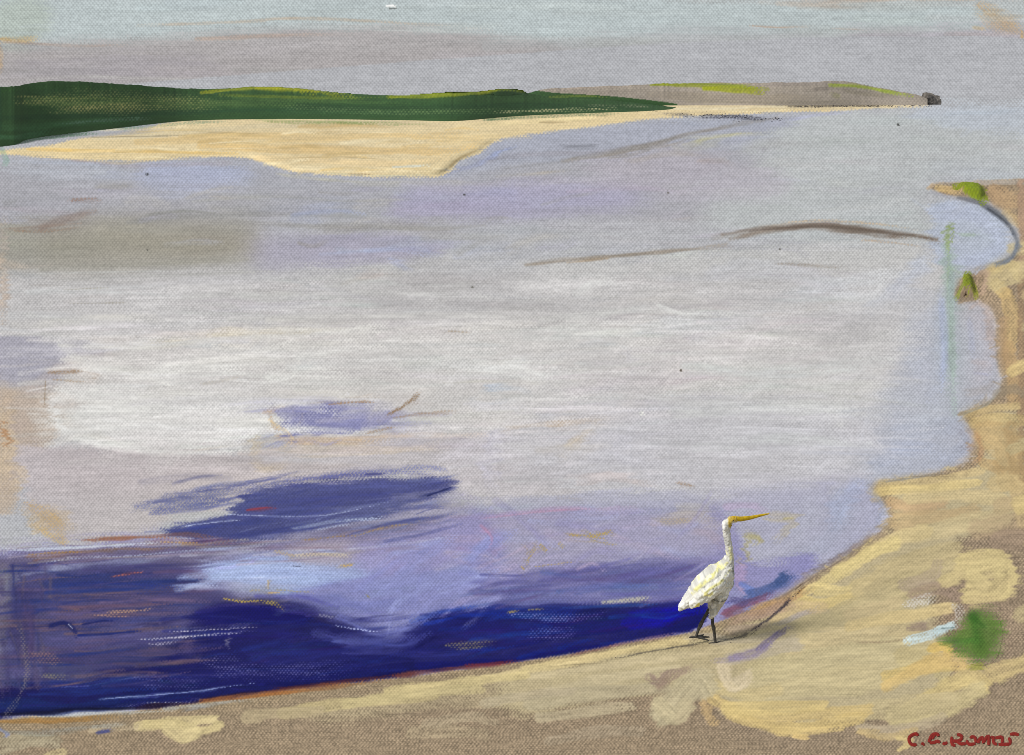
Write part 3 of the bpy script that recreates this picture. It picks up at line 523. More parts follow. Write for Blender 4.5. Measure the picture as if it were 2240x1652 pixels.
# crisp last touches, after the wet drag: dry-brushed dots and scratches
for p, w, c, a, d in [
    ("300,1112 420,1088 560,1066", 34, '#6C7096', .85, .62), ("330,1122 460,1100 560,1080", 26, '#5C6190', .8, .55), ("600,1060 760,1040 900,1030 1000,1036", 20, '#5E629A', .85, .6), ("880,1024 960,1024 1000,1040", 22, '#7478A0', .8, .62),
    ("700,1050 760,1046", 7, '#4A4C80', .9, .3), ("800,1038 850,1036", 7, '#4A4C80', .9, .3), ("620,1060 700,1052 900,1040", 12, '#C4C0B2', .6, .66),
    ("0,1200 60,1204 130,1200 300,1190 420,1186", 9, '#BCC2D0', .85, .35), ("60,1214 130,1208 200,1208", 7, '#A07C48', .8, .55), ("180,1182 300,1176 440,1180", 9, '#936650', .8, .5), ("350,1186 460,1188", 6, '#B08A52', .8, .55),
    ("60,1238 160,1222 280,1216 400,1206 560,1192", 7, '#9FA8C2', .75, .5), ("240,1262 290,1254 330,1250", 6, '#B06A5A', .85, .55), ("230,1340 300,1336 360,1328", 11, '#B08C76', .85, .66), ("200,1345 300,1350", 8, '#A07E74', .8, .68),
    ("360,1384 420,1380 600,1370", 6, '#B9B6C6', .85, .66), ("300,1400 420,1392 590,1378", 9, '#B0AEC0', .85, .66), ("320,1410 360,1408 400,1402", 10, '#9C98B0', .8, .68),
    ("520,1316 600,1320 640,1350", 13, '#A0904E', .9, .66), ("490,1310 540,1316 610,1310", 7, '#B09A4C', .9, .6), ("600,1290 700,1298", 8, '#9A8C58', .7, .68), ("690,1350 740,1372 800,1385", 14, '#2A2858', .85, .5),
    ("720,1366 790,1378 860,1384", 8, '#B9C2E8', .9, .7), ("690,1344 730,1350 740,1340", 12, '#8E8EA4', .7, .6), ("440,1330 560,1318 620,1312", 10, '#3A3470', .8, .5), ("800,1300 810,1310", 7, '#8E8046', .8, .5),
    ("640,1216 700,1212 790,1218", 12, '#C4B8A4', .8, .5), ("600,1206 640,1216 620,1228", 14, '#A4947E', .8, .6), ("745,1238 778,1236", 9, '#C0A060', .9, .5), ("640,1238 660,1240", 4, '#3C3A50', .8, .5),
    ("586,1270 587,1296", 5, '#B8965A', .9, .35), ("588,1297 620,1297", 5, '#C09C5C', .9, .3), ("545,1292 575,1290", 9, '#A08F5C', .7, .6), ("770,1175 860,1150 960,1146", 6, '#9C8460', .8, .62), ("660,1182 760,1172 820,1168", 7, '#8A7254', .8, .6),
    ("740,1140 820,1134 860,1128", 10, '#AEB9D4', .85, .5), ("690,1160 740,1150 790,1146", 7, '#A6B0CC', .7, .5), ("960,1100 990,1105 1040,1100", 16, '#8F8D94', .7, .68), ("935,1085 960,1076 988,1066", 5, '#262C5C', .95, .1),
    ("540,1116 585,1110 605,1112", 7, '#7E3F50', .95, .15), ("500,1126 700,1128 860,1096", 3, '#B4BEDC', .7, .35), ("400,1152 440,1146 540,1136", 2.5, '#C2CCE8', .8, .2), ("230,1528 400,1515 560,1494", 3, '#9AA8D4', .8, .2),
    ("110,1370 140,1362 160,1376 168,1392", 13, '#1E2460', .95, .1), ("150,1366 160,1376", 3, '#C8CCE0', .9, 0), ("172,1390 240,1386 310,1380", 8, '#18266C', .95, .1), ("180,1366 230,1358 250,1360", 6, '#1C2460', .9, .1),
    ("1120,1345 1240,1350 1400,1345", 40, '#A9A4D0', .45, .86), ("450,1460 640,1470 860,1450", 90, '#7E7CA8', .5, .86), ("300,1490 500,1500", 50, '#7E7CA8', .45, .85), ("1150,1390 1300,1380", 50, '#A9A4D0', .4, .88),
    ("975,1412 1040,1406 1110,1404", 20, '#7E7660', .8, .7), ("1000,1420 1080,1412", 14, '#8A8060', .7, .72), ("1110,1340 1140,1336", 11, '#A08E58', .9, .5), ("1150,1334 1200,1332", 9, '#8E8260', .8, .6),
    ("1320,1318 1400,1311 1446,1308", 15, '#ABA99F', .9, .48), ("1150,1240 1160,1215 1180,1190", 12, '#A68F4E', .9, .66), ("1180,1190 1200,1210", 13, '#A68F4E', .85, .62), ("1220,1186 1236,1200", 12, '#A68F4E', .85, .62),
    ("1236,1170 1290,1174 1350,1184", 12, '#A9904A', .9, .58), ("1282,1160 1296,1172 1330,1166 1346,1158", 12, '#B0964C', .9, .5), ("1290,1180 1360,1196", 10, '#9C8A56', .8, .68), ("1140,1240 1150,1248", 8, '#A38C50', .8, .55), ("1166,1240 1280,1226", 6, '#A38C50', .7, .68),
    ("1060,1134 1200,1118 1320,1112", 6, '#BC8EA6', .5, .3), ("1052,1150 1076,1176 1070,1200", 10, '#B487A4', .5, .2), ("850,905 880,890 915,862 930,838", 14, '#8A745E', .9, .66), ("860,915 940,903 1030,900", 8, '#97826E', .8, .7),
    ("720,885 790,879 845,886", 8, '#9C7F64', .85, .6), ("590,900 600,935 625,945", 12, '#A98C70', .8, .62), ("800,948 860,934 880,920", 10, '#97806A', .8, .62), ("590,920 640,960 600,985", 16, '#CBB694', .7, .45),
    ("980,724 1040,730", 9, '#97876F', .7, .7), ("106,815 196,812", 16, '#917B66', .85, .6), ("112,830 196,836", 9, '#9E8870', .8, .6), ("100,830 96,900", 4, '#86725A', .7, .45), ("1690,576 1760,580 1890,590", 13, '#8C857C', .8, .74),
    ("1235,320 1330,318", 11, '#74757C', .8, .68), ("1700,488 1800,482 1900,488 1990,500 2050,514", 7, '#BFA98C', .8, .6), ("1880,524 1960,532 2050,544", 9, '#A8937C', .7, .66), ("2066,500 2084,500 2080,540", 10, '#7E9140', .8, .6), ("2076,530 2074,640 2076,700", 12, '#8FA276', .55, .7),
    ("150,438 210,436 230,450", 12, '#8A6E60', .8, .62), ("20,505 100,505 200,498", 9, '#8E7664', .8, .62), ("140,634 260,628", 7, '#85806F', .6, .66), ("150,664 310,662", 7, '#85806F', .6, .7), ("440,842 520,826 560,830", 14, '#B0AAA0', .6, .7),
    ("1480,1056 1530,1066", 9, '#98826E', .8, .66), ("1440,1140 1530,1140", 24, '#AA9A80', .7, .66), ("1210,1090 1290,1094", 10, '#8C8478', .5, .78), ("60,1100 110,1130 140,1190", 50, '#B49A72', .8, .62), ("90,1160 160,1196", 30, '#B8A076', .8, .55),
    ("0,1590 60,1470 20,1300", 24, '#7A7270', .6, .72), ("60,1436 110,1440 140,1470", 40, '#8A6C68', .7, .74), ("90,1476 160,1486", 24, '#7E7864', .6, .74)]:
    S(p, w, c, a, dry=d, soft=.7, br=.3, th=.6)
# ---- sand spit far ------------------------------------------------------
B = M_SPIT
SP = blur(B, 4)+(WV-.5)*.35*(blur(B, 4) > .05)
F("", '#D8C79F', 1, 3, mask=SP, th=.6)
for p, w, c, a, d in [("60,326 200,330 300,330 420,334 520,336", 10, '#DDBE7C', .9, 0), ("300,310 500,300 700,300 900,298 1050,304", 26, '#D6BD8A', .9, 0),
                      ("440,318 600,326 800,330 960,330 1040,322", 26, '#D5B983', .9, 0), ("560,346 700,352 860,356 980,346", 18, '#DDC79A', .9, 0),
                      ("640,366 760,372 900,376 950,372", 14, '#DBCDA9', .9, 0), ("300,298 420,290 560,276 760,270 960,272", 16, '#CFC2A0', .85, .05),
                      ("200,304 300,300 420,298", 9, '#CDC3A8', .8, .2), ("150,300 280,290 380,284", 12, '#A7A6A8', .8, .2), ("1000,276 1140,268 1280,258 1400,252", 14, '#DCCBA0', .9, .05),
                      ("1180,262 1240,260 1300,258", 10, '#E4D4A6', .9, 0), ("1180,268 1250,268", 5, '#9A8765', .6, .3), ("1420,250 1500,246 1600,244", 8, '#CDBFA0', .7, .2),
                      ("200,300 420,297 440,300", 3, '#6F6450', .6, .35), ("380,328 410,326", 5, '#7A6242', .5, .5), ("760,381 830,382", 5, '#6C5440', .6, .6),
                      ("860,366 940,362", 6, '#C9D2CE', .8, .1), ("700,378 840,384 980,380", 4, '#BFC2AC', .6, .2), ("560,262 760,268 900,268", 7, '#A3A878', .7, .4),
                      ("430,288 520,292 600,290", 3, '#8E7C5C', .5, .4), ("640,345 760,344 860,350", 3, '#9D8458', .5, .3), ("1040,330 1000,350 975,378", 8, '#BFA87C', .7, .1)]:
    S(p, w, c, a, dry=d, soft=.5, br=.4, th=1.0)
for i in range(60):
    cx, cy = rng.uniform(260, 1100), rng.uniform(275, 375); l = rng.uniform(30, 110)
    if not M_SPIT[int((cy-Y0)/RES), int((cx-X0)/RES)]: continue
    S([(cx-l, cy+2), (cx, cy-2), (cx+l, cy+rng.normal(0, 3))], rng.uniform(4, 12), rng.choice(['#E0CB9C', '#D8BE88', '#CDB683', '#E4D6B0', '#D9C08A', '#BFA878']), .8, soft=.5, br=.8, th=rng.uniform(.6, 1.4))
S("1420,231 1500,228 1600,226 1640,225", 6, '#E3D9B4', .95, .05, th=1.2); S("1430,238 1560,238 1700,234 1800,236", 7, '#D9CFB0', .8, .3, th=1); S("1640,236 1760,240 1840,238", 6, '#C8B78F', .7, .3)
S("1560,240 1660,244 1760,236", 5, '#E0D6B6', .7, .4)
S("1520,254 1620,256 1700,262", 12, '#4A4A54', .85, .52, br=.2); S("1450,250 1540,252", 7, '#5B5A60', .7, .55); S("1700,232 1800,232 1900,231 1995,230", 6, '#4A443C', .9, .42, br=.2)
S("1730,262 1800,250 1860,246", 10, '#ABAEC0', .7, .1)

# ---- green bank and the far headland -------------------------------------
def between(top, base, x):
    a = np.array(catmull(pts(top), 14)); b = np.array(catmull(pts(base), 14))
    return np.interp(x, a[:, 0], a[:, 1]), np.interp(x, b[:, 0], b[:, 1])
_t, _b = between(GREEN_TOP, GREEN_BASE, X0+np.arange(GW)*RES)
K = ((PY > _t[None]-9) & (PY < _b[None]+0) & (PX < 1482)).astype(np.float32)
HEAD_TOP = "1150,206 1180,197 1240,192 1340,188 1430,184 1560,181 1700,181 1780,179 1850,178 1900,188 1960,199 2010,208 2030,216"
HEAD_BASE = "1150,233 1300,232 1500,231 1700,231 1900,230 2030,230"
_t2, _b2 = between(HEAD_TOP, HEAD_BASE, X0+np.arange(GW)*RES)
K2 = ((PY > _t2[None]-9) & (PY < _b2[None]+3) & (PX > 1140) & (PX < 2040)).astype(np.float32)
CH = C.copy()       # the hillsides have their own pigment layer
_C, _T = C, T
C = CH; T = T.copy()
F("", '#A1978A', .97, 3, mask=K2)
for p, w, c, a, d in [("1180,206 1300,202 1420,200", 14, '#9A9184', .8, .3), ("1200,196 1300,192 1420,190", 8, '#B4A596', .6, .4), ("1420,206 1560,212 1700,214 1800,214", 22, '#968B79', .8, .2),
                      ("1500,222 1700,224 1900,222", 10, '#948B78', .8, .2), ("1680,186 1760,184 1830,182", 12, '#9A9088', .9, .1), ("1840,196 1880,204 1960,212", 14, '#8C8474', .8, .2), ("1820,206 1840,212", 14, '#8B8A5C', .6, .3), ("1780,196 1820,192", 12, '#6E6660', .6, .2)]:
    S(p, w, c, a, dry=d, soft=.6)
F("", '#36552E', .99, 3, mask=K)
F("-720,180 0,190 200,180 420,196 700,220 1000,222 1400,222 1480,236 1300,248 1000,262 400,262 120,290 0,318 -720,330", '#2C4C2A', .5, 8)
for p, w, c, a, d in [("0,200 120,190 300,194 500,204", 16, '#33562B', .85, 0), ("60,222 200,226 360,224 520,226 700,228", 26, '#4F6B3A', .8, .15), ("100,236 300,236 460,234", 22, '#7A804C', .55, .62),
                      ("80,214 260,216 420,214", 14, '#5C7A3C', .5, .35), ("500,212 700,222 900,226", 10, '#4C6A38', .7, .2),
                      ("0,258 200,254 400,246 600,240 800,240", 14, '#29492C', .9, 0), ("650,232 800,236 1000,234 1160,232 1300,236 1430,238", 16, '#2A482A', .9, 0),
                      ("560,248 760,246 1000,250 1200,244", 12, '#325230', .8, .1), ("0,280 60,280 160,270 300,260", 22, '#3B633C', .8, .1), ("0,300 40,300 110,288", 16, '#406A46', .85, .15),
                      ("40,216 300,220 620,232", 60, '#9C9860', .75, .80), ("100,240 260,240 400,236", 30, '#A8A068', .7, .78), ("600,236 900,246 1300,236", 26, '#76895A', .6, .80), ("1080,246 1200,242 1330,238 1440,236", 12, '#C9BC92', .8, .76), ("1280,230 1380,232 1470,236", 10, '#8E8A74', .7, .68), ("120,272 260,262 400,258", 10, '#6F8586', .5, .62), ("0,190 2,230 2,300", 7, '#23432A', .8, .1), ("-400,240 -100,240", 60, '#44633B', .6, .3)]:
    S(p, w, c, a, dry=d, soft=.6)
for p, w, c, a, d in [("440,203 520,197 580,193 640,196 700,202 770,209", 13, '#8C9122', .95, .05), ("560,196 640,200 690,206", 10, '#A0A01E', .8, .05), ("480,208 700,214 860,214", 8, '#6E7D2C', .7, .3),
                      ("850,212 960,208 1040,204 1100,198 1142,199", 13, '#869022', .95, .05), ("1050,203 1100,197", 9, '#9BA01E', .8, .1), ("1130,200 1148,200", 8, '#7F8C24', .9, 0),
                      ("1425,184 1500,186 1600,190 1680,196", 12, '#8A9522', .95, 0), ("1540,194 1620,199 1670,201", 14, '#929A1C', .95, 0), ("1500,184 1640,186", 6, '#7C8A2C', .8, .1),
                      ("1815,187 1880,190 1930,199 1995,211", 10, '#94A43C', .95, .02), ("1850,184 1880,186", 5, '#A5AC58', .7, .2), ("1200,212 1280,210 1340,214", 6, '#7D8A36', .6, .3)]:
    S(p, w, c, a, dry=d, soft=.4, br=.3, th=.8)
CH, TH_ = C, T
C, T = _C, _T
# green dry-brushed on to the flats under the bank
S("0,316 60,306 140,296 260,284", 14, '#4C6E52', .8, .52); S("560,266 760,270 900,272 1000,272", 8, '#6C8048', .6, .6); S("1060,262 1200,254 1400,247", 8, '#3E5E42', .7, .55); S("250,284 400,270 560,264", 8, '#5A7A66', .6, .6)
S("0,322 14,350 4,372", 14, '#7FA490', .6, .4)

# ---- near beach ------------------------------------------------------------
BM = blur(M_BEACH, 5)
Aw = sm(.35, .65, BM+(NL-.5)*.3*(BM > .02)*(BM < .98)+(WV-.5)*.3*(BM > .1)*(BM < .9))[..., None]
C = C*(1-Aw)+(hexc('#97866F')*(.84+.32*WV[..., None]))*Aw  # linen under the sand, weave pits shaded by darker colour
T = T*(1-Aw[..., 0])+.1*Aw[..., 0]
def daub(p, w, c, a=.92, d=.1, **k):
    k.setdefault('soft', .3); k.setdefault('br', .2); k.setdefault('th', .8); k.setdefault('hard', .75); d = d*.75
    S(p, w, c, a, dry=d, **k)
F("1150,1470 1300,1440 1500,1400 1640,1370 1760,1300 1900,1210 1960,1130 1940,1060 2060,1050 2140,1020 2150,930 2230,900 2236,1100 2110,1170 2080,1220 2040,1320 2070,1400 2090,1470 1980,1540 1800,1580 1620,1570 1560,1520 1400,1510 1180,1560 1060,1530", '#BBAE8A', .88, 26, .12, th=.6)
F("640,1556 900,1512 1160,1474 1180,1540 900,1560 700,1580", '#B5A786', .6, 20, .3)
for p, w, c, a, d in [
    # right strip, top down
    ("2040,406 2100,402 2240,400 2500,400", 14, '#B2ABA2', .8, .3), ("2050,412 2080,416 2100,420", 16, '#CDB483', .85, .25), ("2030,412 2040,404", 10, '#C0A684', .6, .3),
    ("2180,420 2230,440 2600,430", 50, '#B69B78', .8, .3), ("2200,470 2230,490", 24, '#C8AF7F', .7, .3), ("2236,400 2238,600", 20, '#A48A74', .8, .2),
    ("2170,590 2210,576 2226,600", 30, '#C8B37E', .9, .15), ("2180,620 2200,640", 34, '#C6B07C', .85, .15), ("2200,640 2216,700 2210,760", 36, '#BBA274', .8, .25), ("2140,600 2160,596 2150,640", 16, '#B39C86', .7, .3),
    ("2206,760 2214,820 2216,880", 40, '#AC926C', .8, .3), ("2234,600 2236,1100", 18, '#988064', .8, .3), ("2196,700 2196,800", 22, '#A98F6F', .7, .35),
    ("2180,862 2220,850 2240,860", 26, '#8F826E', .7, .35), ("2112,908 2170,893 2225,890", 22, '#BCA87C', .85, .15), ("2130,925 2180,915 2230,920", 30, '#BFAA7A', .85, .15),
    ("2160,950 2200,975 2205,1050", 64, '#B9A175', .85, .15), ("2210,940 2225,1000 2225,1080", 40, '#AF966D', .8, .25), ("2150,1010 2190,1030", 30, '#B79C70', .7, .3),
    ("2180,1060 2220,1060 2240,1140", 50, '#C7B284', .85, .1), ("1925,1060 1980,1056 2060,1048 2150,1030", 22, '#CBB789', .85, .2),
    ("1920,1076 1960,1070 2040,1068 2140,1054", 26, '#D0BC86', .85, .15), ("1950,1100 2000,1110 2060,1100", 34, '#B79C78', .8, .3), ("1990,1090 2090,1085 2190,1090", 34, '#C9B78B', .9, .1),
    ("1960,1140 2040,1130 2130,1120", 44, '#B7A17A', .85, .25), ("2010,1170 2100,1150 2200,1130", 50, '#C5B58C', .92, .05), ("1900,1210 1960,1180 2020,1160", 40, '#CBB98A', .92, .1),
    ("1830,1250 1900,1210 1960,1190", 34, '#CFBE88', .95, .05), ("1740,1305 1800,1275 1860,1240 1920,1200", 28, '#D0BF8A', .95, .1), ("1790,1290 1850,1290 1900,1270", 30, '#CDBB86', .9, .05),
    ("1750,1315 1810,1318 1880,1300", 30, '#CDB980', .9, .1), ("1690,1350 1740,1330 1800,1330", 30, '#C3AE86', .8, .25), ("1880,1290 1980,1240 2080,1210", 60, '#BFAF85', .95, .02),
    ("1840,1340 1940,1300 2020,1270 2080,1250", 56, '#BDAE85', .95, .02), ("1760,1370 1860,1350 1960,1330", 50, '#BDAF87', .93, .05), ("2140,1160 2220,1140 2420,1130", 50, '#B39E7E', .7, .35),
    ("2000,1300 2060,1290 2090,1300", 40, '#A18D7A', .8, .4), ("2190,1180 2260,1180 2600,1180", 60, '#A28D78', .6, .3),
    ("1980,1280 2040,1260 2050,1240", 30, '#A99886', .6, .4)]:
    daub(p, w, c, a, d)
daub("2110,1230 2170,1225 2200,1250 2190,1290 2130,1300", 62, '#CAB987', .97, 0); daub("2070,1270 2110,1250 2150,1280", 44, '#C6B586', .95, 0); daub("2130,1250 2180,1240", 50, '#CDBC8A', .9, 0)
for p, w, c, a, d in [
    ("1720,1420 1820,1400 1920,1384 1980,1372", 70, '#C4B48B', .95, .03), ("1860,1372 1960,1350 2040,1338 2076,1330", 34, '#CBB888', .96, 0), ("1860,1345 1960,1320", 40, '#C1B088', .9, .1),
    ("1660,1470 1780,1450 1900,1430 2020,1420", 70, '#C3B68E', .95, .03), ("1640,1520 1760,1500 1900,1480 1980,1470", 70, '#C5B78E', .95, .03), ("1600,1440 1680,1420 1740,1410", 40, '#B5AA94', .85, .1),
    ("1980,1440 2040,1440 2060,1470", 50, '#C2B386', .9, .1), ("1940,1480 2040,1456 2100,1460", 30, '#CFB676', .8, .25), ("2040,1420 2070,1415 2076,1430", 26, '#D2B66E', .95, .1),
    ("1940,1500 2020,1460 2090,1440 2110,1450", 40, '#D0B67C', .85, .15), ("1990,1552 2060,1510 2120,1490 2150,1500", 50, '#CFBC85', .96, 0), ("1960,1570 2060,1550 2140,1510", 50, '#C6B78A', .95, .02),
    ("2120,1450 2180,1480 2190,1490", 24, '#B9AA80', .7, .45), ("1840,1560 1960,1550 2080,1530", 50, '#BFB088', .9, .1), ("1880,1590 1960,1600 2060,1570", 30, '#B7A88C', .8, .3)]:
    daub(p, w, c, a, d)
for i in range(90):
    cx, cy = (rng.uniform(2260, 2920), rng.uniform(420, 1650)) if i < 60 else (rng.uniform(-600, 2900), rng.uniform(1680, 2250))
    daub([(cx-90, cy+rng.uniform(20, 50)), (cx, cy), (cx+80, cy-rng.uniform(10, 50))], rng.uniform(26, 60), rng.choice(['#BDAE85', '#B9A580', '#C9B582', '#B0A083']), .85, .2)
# ochre band bottom
for p, w, c, a, d in [("1560,1530 1620,1556 1720,1570 1800,1560 1900,1555", 30, '#CDB67F', .9, .15), ("1600,1560 1700,1590 1800,1585 1880,1570", 34, '#CEB77E', .9, .2), ("1590,1548 1680,1550 1800,1545", 34, '#CFBA82', .9, .1),
                      ("1700,1600 1780,1600 1840,1590", 24, '#CFB880', .85, .35), ("1740,1610 1766,1614", 16, '#DBC084', .9, .1), ("1540,1540 1560,1580", 24, '#C0A577', .7, .4), ("1560,1500 1640,1520 1700,1510", 40, '#C9B88A', .85, .15),
                      ("1580,1460 1600,1500 1640,1480", 40, '#CFC0A2', .8, .4), ("1880,1600 1940,1610 2000,1600", 20, '#C5AE7C', .7, .45), ("1960,1615 1990,1620 1970,1640", 14, '#D0BC86', .8, .35)]:
    daub(p, w, c, a, d)
daub("1450,1560 1500,1510 1530,1490 1540,1500", 74, '#BFB392', .96, 0); daub("1440,1540 1480,1570 1500,1550", 50, '#BDB08E', .9, 0)
# under and left of the bird
for p, w, c, a, d in [
    ("1150,1462 1250,1446 1350,1428 1440,1412 1500,1402", 22, '#C9B88C', .93, .1), ("1160,1480 1280,1464 1400,1446 1540,1428 1640,1410", 22, '#C0B290', .92, .08), ("1560,1400 1640,1400 1700,1390", 22, '#B4A890', .85, .15),
    ("1200,1510 1300,1490 1420,1470 1480,1460", 30, '#BCAF8E', .92, .1), ("1160,1540 1260,1520 1380,1510 1450,1500", 40, '#B5A98B', .9, .15), ("1180,1570 1280,1560 1380,1545", 30, '#B7AA8C', .85, .3),
    ("1060,1480 1160,1465 1260,1450", 16, '#CFBE92', .9, .1), ("850,1515 950,1500 1050,1488 1150,1476", 26, '#C8B88A', .92, .08), ("620,1560 720,1545 850,1530 950,1518", 32, '#BFAF84', .92, .15),
    ("760,1540 900,1520 1050,1505", 26, '#C3B488', .85, .2), ("540,1570 620,1560 700,1556", 30, '#B2A282', .85, .3), ("300,1590 400,1580 470,1575", 24, '#CBBB8E', .9, .2),
    ("320,1584 400,1590 440,1600 480,1590", 26, '#C9B98A', .93, .02), ("1060,1540 1160,1520 1250,1512", 26, '#B5A88C', .8, .3), ("900,1605 1000,1600 1060,1612", 34, '#B0A083', .7, .5), ("930,1585 1030,1570 1080,1580", 24, '#B3A488', .7, .5),
    ("1200,1620 1320,1600 1400,1600", 26, '#AD9E86', .7, .45), ("200,1600 300,1592", 14, '#B9A98C', .7, .4), ("0,1630 60,1620 120,1625", 40, '#B2AB90', .6, .35)]:
    daub(p, w, c, a, d)
daub("370,1596 400,1612 425,1600", 44, '#CDBD8F', .96, 0)
S("0,1578 100,1576 200,1572 260,1568", 14, '#9A7648', .85, .2); S("60,1572 200,1562 320,1560 420,1550", 7, '#B7BEC2', .7, .4); S("200,1592 280,1586", 10, '#B9B6A8', .6, .4)
S("0,1594 16,1606 6,1616", 14, '#7E89B4', .8, .2); S("0,1600 100,1606 220,1590", 16, '#8A8C84', .5, .5); S("215,1605 240,1600 250,1598", 12, '#4A4F82', .85, .35); S("60,1600 160,1596 300,1580", 12, '#9A9A94', .5, .45)
S("360,1550 440,1546 500,1536 560,1530", 12, '#9A9A98', .8, .3); S("400,1556 470,1546", 8, '#8A8E96', .6, .4)
# rusty wet edge
S("440,1534 560,1520 700,1502 850,1484", 15, '#8A5A38', .85, .2); S("520,1526 600,1518 680,1508", 9, '#A06A3C', .7, .3); S("600,1508 750,1490 900,1474", 8, '#4E2832', .85, .15)
S("860,1478 960,1466 1060,1456 1150,1446", 12, '#6A3F3C', .85, .25); S("1020,1456 1080,1452 1130,1446", 9, '#7A2C34', .85, .15); S("1250,1432 1330,1416 1400,1400", 8, '#6E4A50', .7, .35)
S("1340,1412 1430,1396 1500,1384", 12, '#84697A', .7, .35)
# sand by the bird, dark wrack line
S("1640,1340 1720,1310 1780,1285", 26, '#B08E68', .8, .25); S("1600,1360 1680,1338 1740,1316", 30, '#A58C7C', .8, .2); S("1590,1380 1660,1370 1700,1360", 26, '#A3927F', .8, .25)
S("1500,1394 1540,1390 1580,1396", 22, '#B0A593', .8, .15); S("1580,1350 1640,1330", 16, '#7E5A60', .7, .25)
S("1660,1420 1700,1390 1730,1370", 22, '#6E6584', .8, .25); S("1600,1440 1660,1424 1700,1396", 22, '#85799A', .75, .25); S("1560,1446 1640,1440 1680,1420", 14, '#9A8FA2', .6, .3); S("1690,1370 1760,1340 1790,1330", 18, '#A0989C', .7, .25)  # greyish purple shadow strokes painted on the sand beside the feet
S("1420,1480 1440,1490 1480,1470 1530,1460", 26, '#8F7A70', .8, .35); S("1440,1500 1470,1480", 26, '#94806F', .7, .35)
S("1740,1298 1720,1320 1690,1345 1660,1370 1630,1388", 6, '#2E2A38', .85, .3, br=.2); S("1760,1286 1740,1300", 4, '#5C4226', .85, .25)
S("1640,1384 1600,1396 1560,1404", 5, '#4B4744', .8, .4); S("1540,1406 1480,1416 1420,1428 1330,1446", 4, '#55504A', .85, .3, br=.2); S("1330,1448 1200,1456 1160,1452", 3.5, '#776C56', .6, .4)
S("1600,1380 1680,1374", 26, '#8A7C70', .4, .6); S("1990,1398 1900,1405 1830,1404", 5, '#8A7660', .6, .5)
S("1560,1404 1590,1400 1620,1398", 9, '#605E5A', .6, .35)
# water colour of the outlines of the inlet at right
S("2100,432 2150,446 2195,478 2220,515 2228,540 2215,565", 14, '#7C7C7E', .85, .15); S("2150,452 2190,480 2212,505", 8, '#50545C', .8, .3); S("2216,500 2226,540 2200,570 2170,580", 14, '#666E7C', .75, .2); S("2130,590 2180,574", 10, '#8B8578', .7, .4)
S("2040,420 2080,432 2120,438", 9, '#A0A0A6', .7, .2)
drag(M_BEACH, 7, 3, -.35, 2)
S("2136,950 2146,990 2130,1016", 22, '#A98260', .6, dry=.15, soft=.9, br=.4)
smudge("2100,432 2190,458 2222,500 2215,560 2120,600 2092,620 2080,650 2160,668 2178,700 2190,840 2125,893 2104,908 2132,970 2112,1008 1990,1042 1908,1066 1942,1125 1900,1182 1800,1246 1700,1306", 9, .75, 8, line=20)
smudge("1400,1402 1000,1466 600,1515 0,1574", 5, .5, 5, line=10)
for k_ in range(110):                        # ragged meeting of sand and water on the right and far shores
    far = k_ % 3 == 0
    Pq = catmull(pts("640,377 760,384 900,386 968,384 1010,352 1060,326 1120,300 1220,286 1400,263" if far else "2175,582 2120,600 2092,620 2080,650 2160,668 2178,700 2182,790 2190,840 2125,893 2104,908 2130,965 2112,1008 1990,1042 1908,1066 1940,1125 1900,1182 1800,1246"))
    q = Pq[rng.randint(len(Pq))]; l = rng.uniform(6, 20); t = rng.normal(-.2, .5) if not far else rng.normal(0, .12)
    off = rng.normal(0, 6 if not far else 3)
    cc = C[int((q[1]+off*2-Y0)/RES), int((q[0]+off*2-X0)/RES)].copy()
    S([(q[0]-l*math.cos(t), q[1]-l*math.sin(t)+off*.4), (q[0]+l*math.cos(t), q[1]+l*math.sin(t)+off*.4)], rng.uniform(4, 11) if not far else rng.uniform(3, 6), cc, .75, dry=.3, soft=.6, br=.4)
for p, w, c, a, d in [("2096,432 2150,448 2196,478 2220,512 2228,542", 12, '#6C6F74', .85, .25), ("2160,456 2200,486 2216,512", 7, '#474A50', .8, .35), ("2226,530 2214,564 2180,578", 14, '#6E7580', .8, .15),
                      ("1926,1056 2000,1045 2062,1036", 6, '#7E8084', .7, .45), ("1700,1312 1800,1250 1860,1212 1930,1160", 6, '#6E625C', .7, .5), ("2110,905 2160,884 2188,850", 9, '#8C8A80', .7, .4)]:
    S(p, w, c, a, dry=d, soft=.7, br=.4, hard=.5)
S("2084,600 2078,640 2092,676", 22, '#A2ABAE', .8, dry=.1, soft=.8, br=.4)
for p, w, c, a, d in [("2074,500 2072,560", 16, '#8FA070', .7, .3), ("2078,560 2080,700 2086,830 2088,905", 24, '#9AAEA2', .6, .1), ("2060,660 2066,760 2060,860", 26, '#A6B0CC', .6, .05), ("2120,700 2130,780", 24, '#A9AEC4', .5, .1)]:
    S(p, w, c, a, dry=d, soft=.8, br=.5)
# pale puddle and its speckle
S("1985,1402 2040,1388 2100,1364", 24, '#C4D0CC', .95, .36, br=.1, th=1.2); S("2050,1382 2096,1362", 24, '#BFCFCB', .95, .15, br=.1, th=1.2)
S("1980,1325 2040,1308 2060,1300", 26, '#C6BFB2', .9, .62, br=.1, th=1.2); S("2090,1320 2100,1350 2080,1372", 26, '#BEB6A8', .9, .6, br=.1, th=1.2); S("1990,1374 2040,1368", 20, '#8C7B70', .7, .3); S("2060,1376 2092,1374", 2.5, '#31433C', .7, .2)
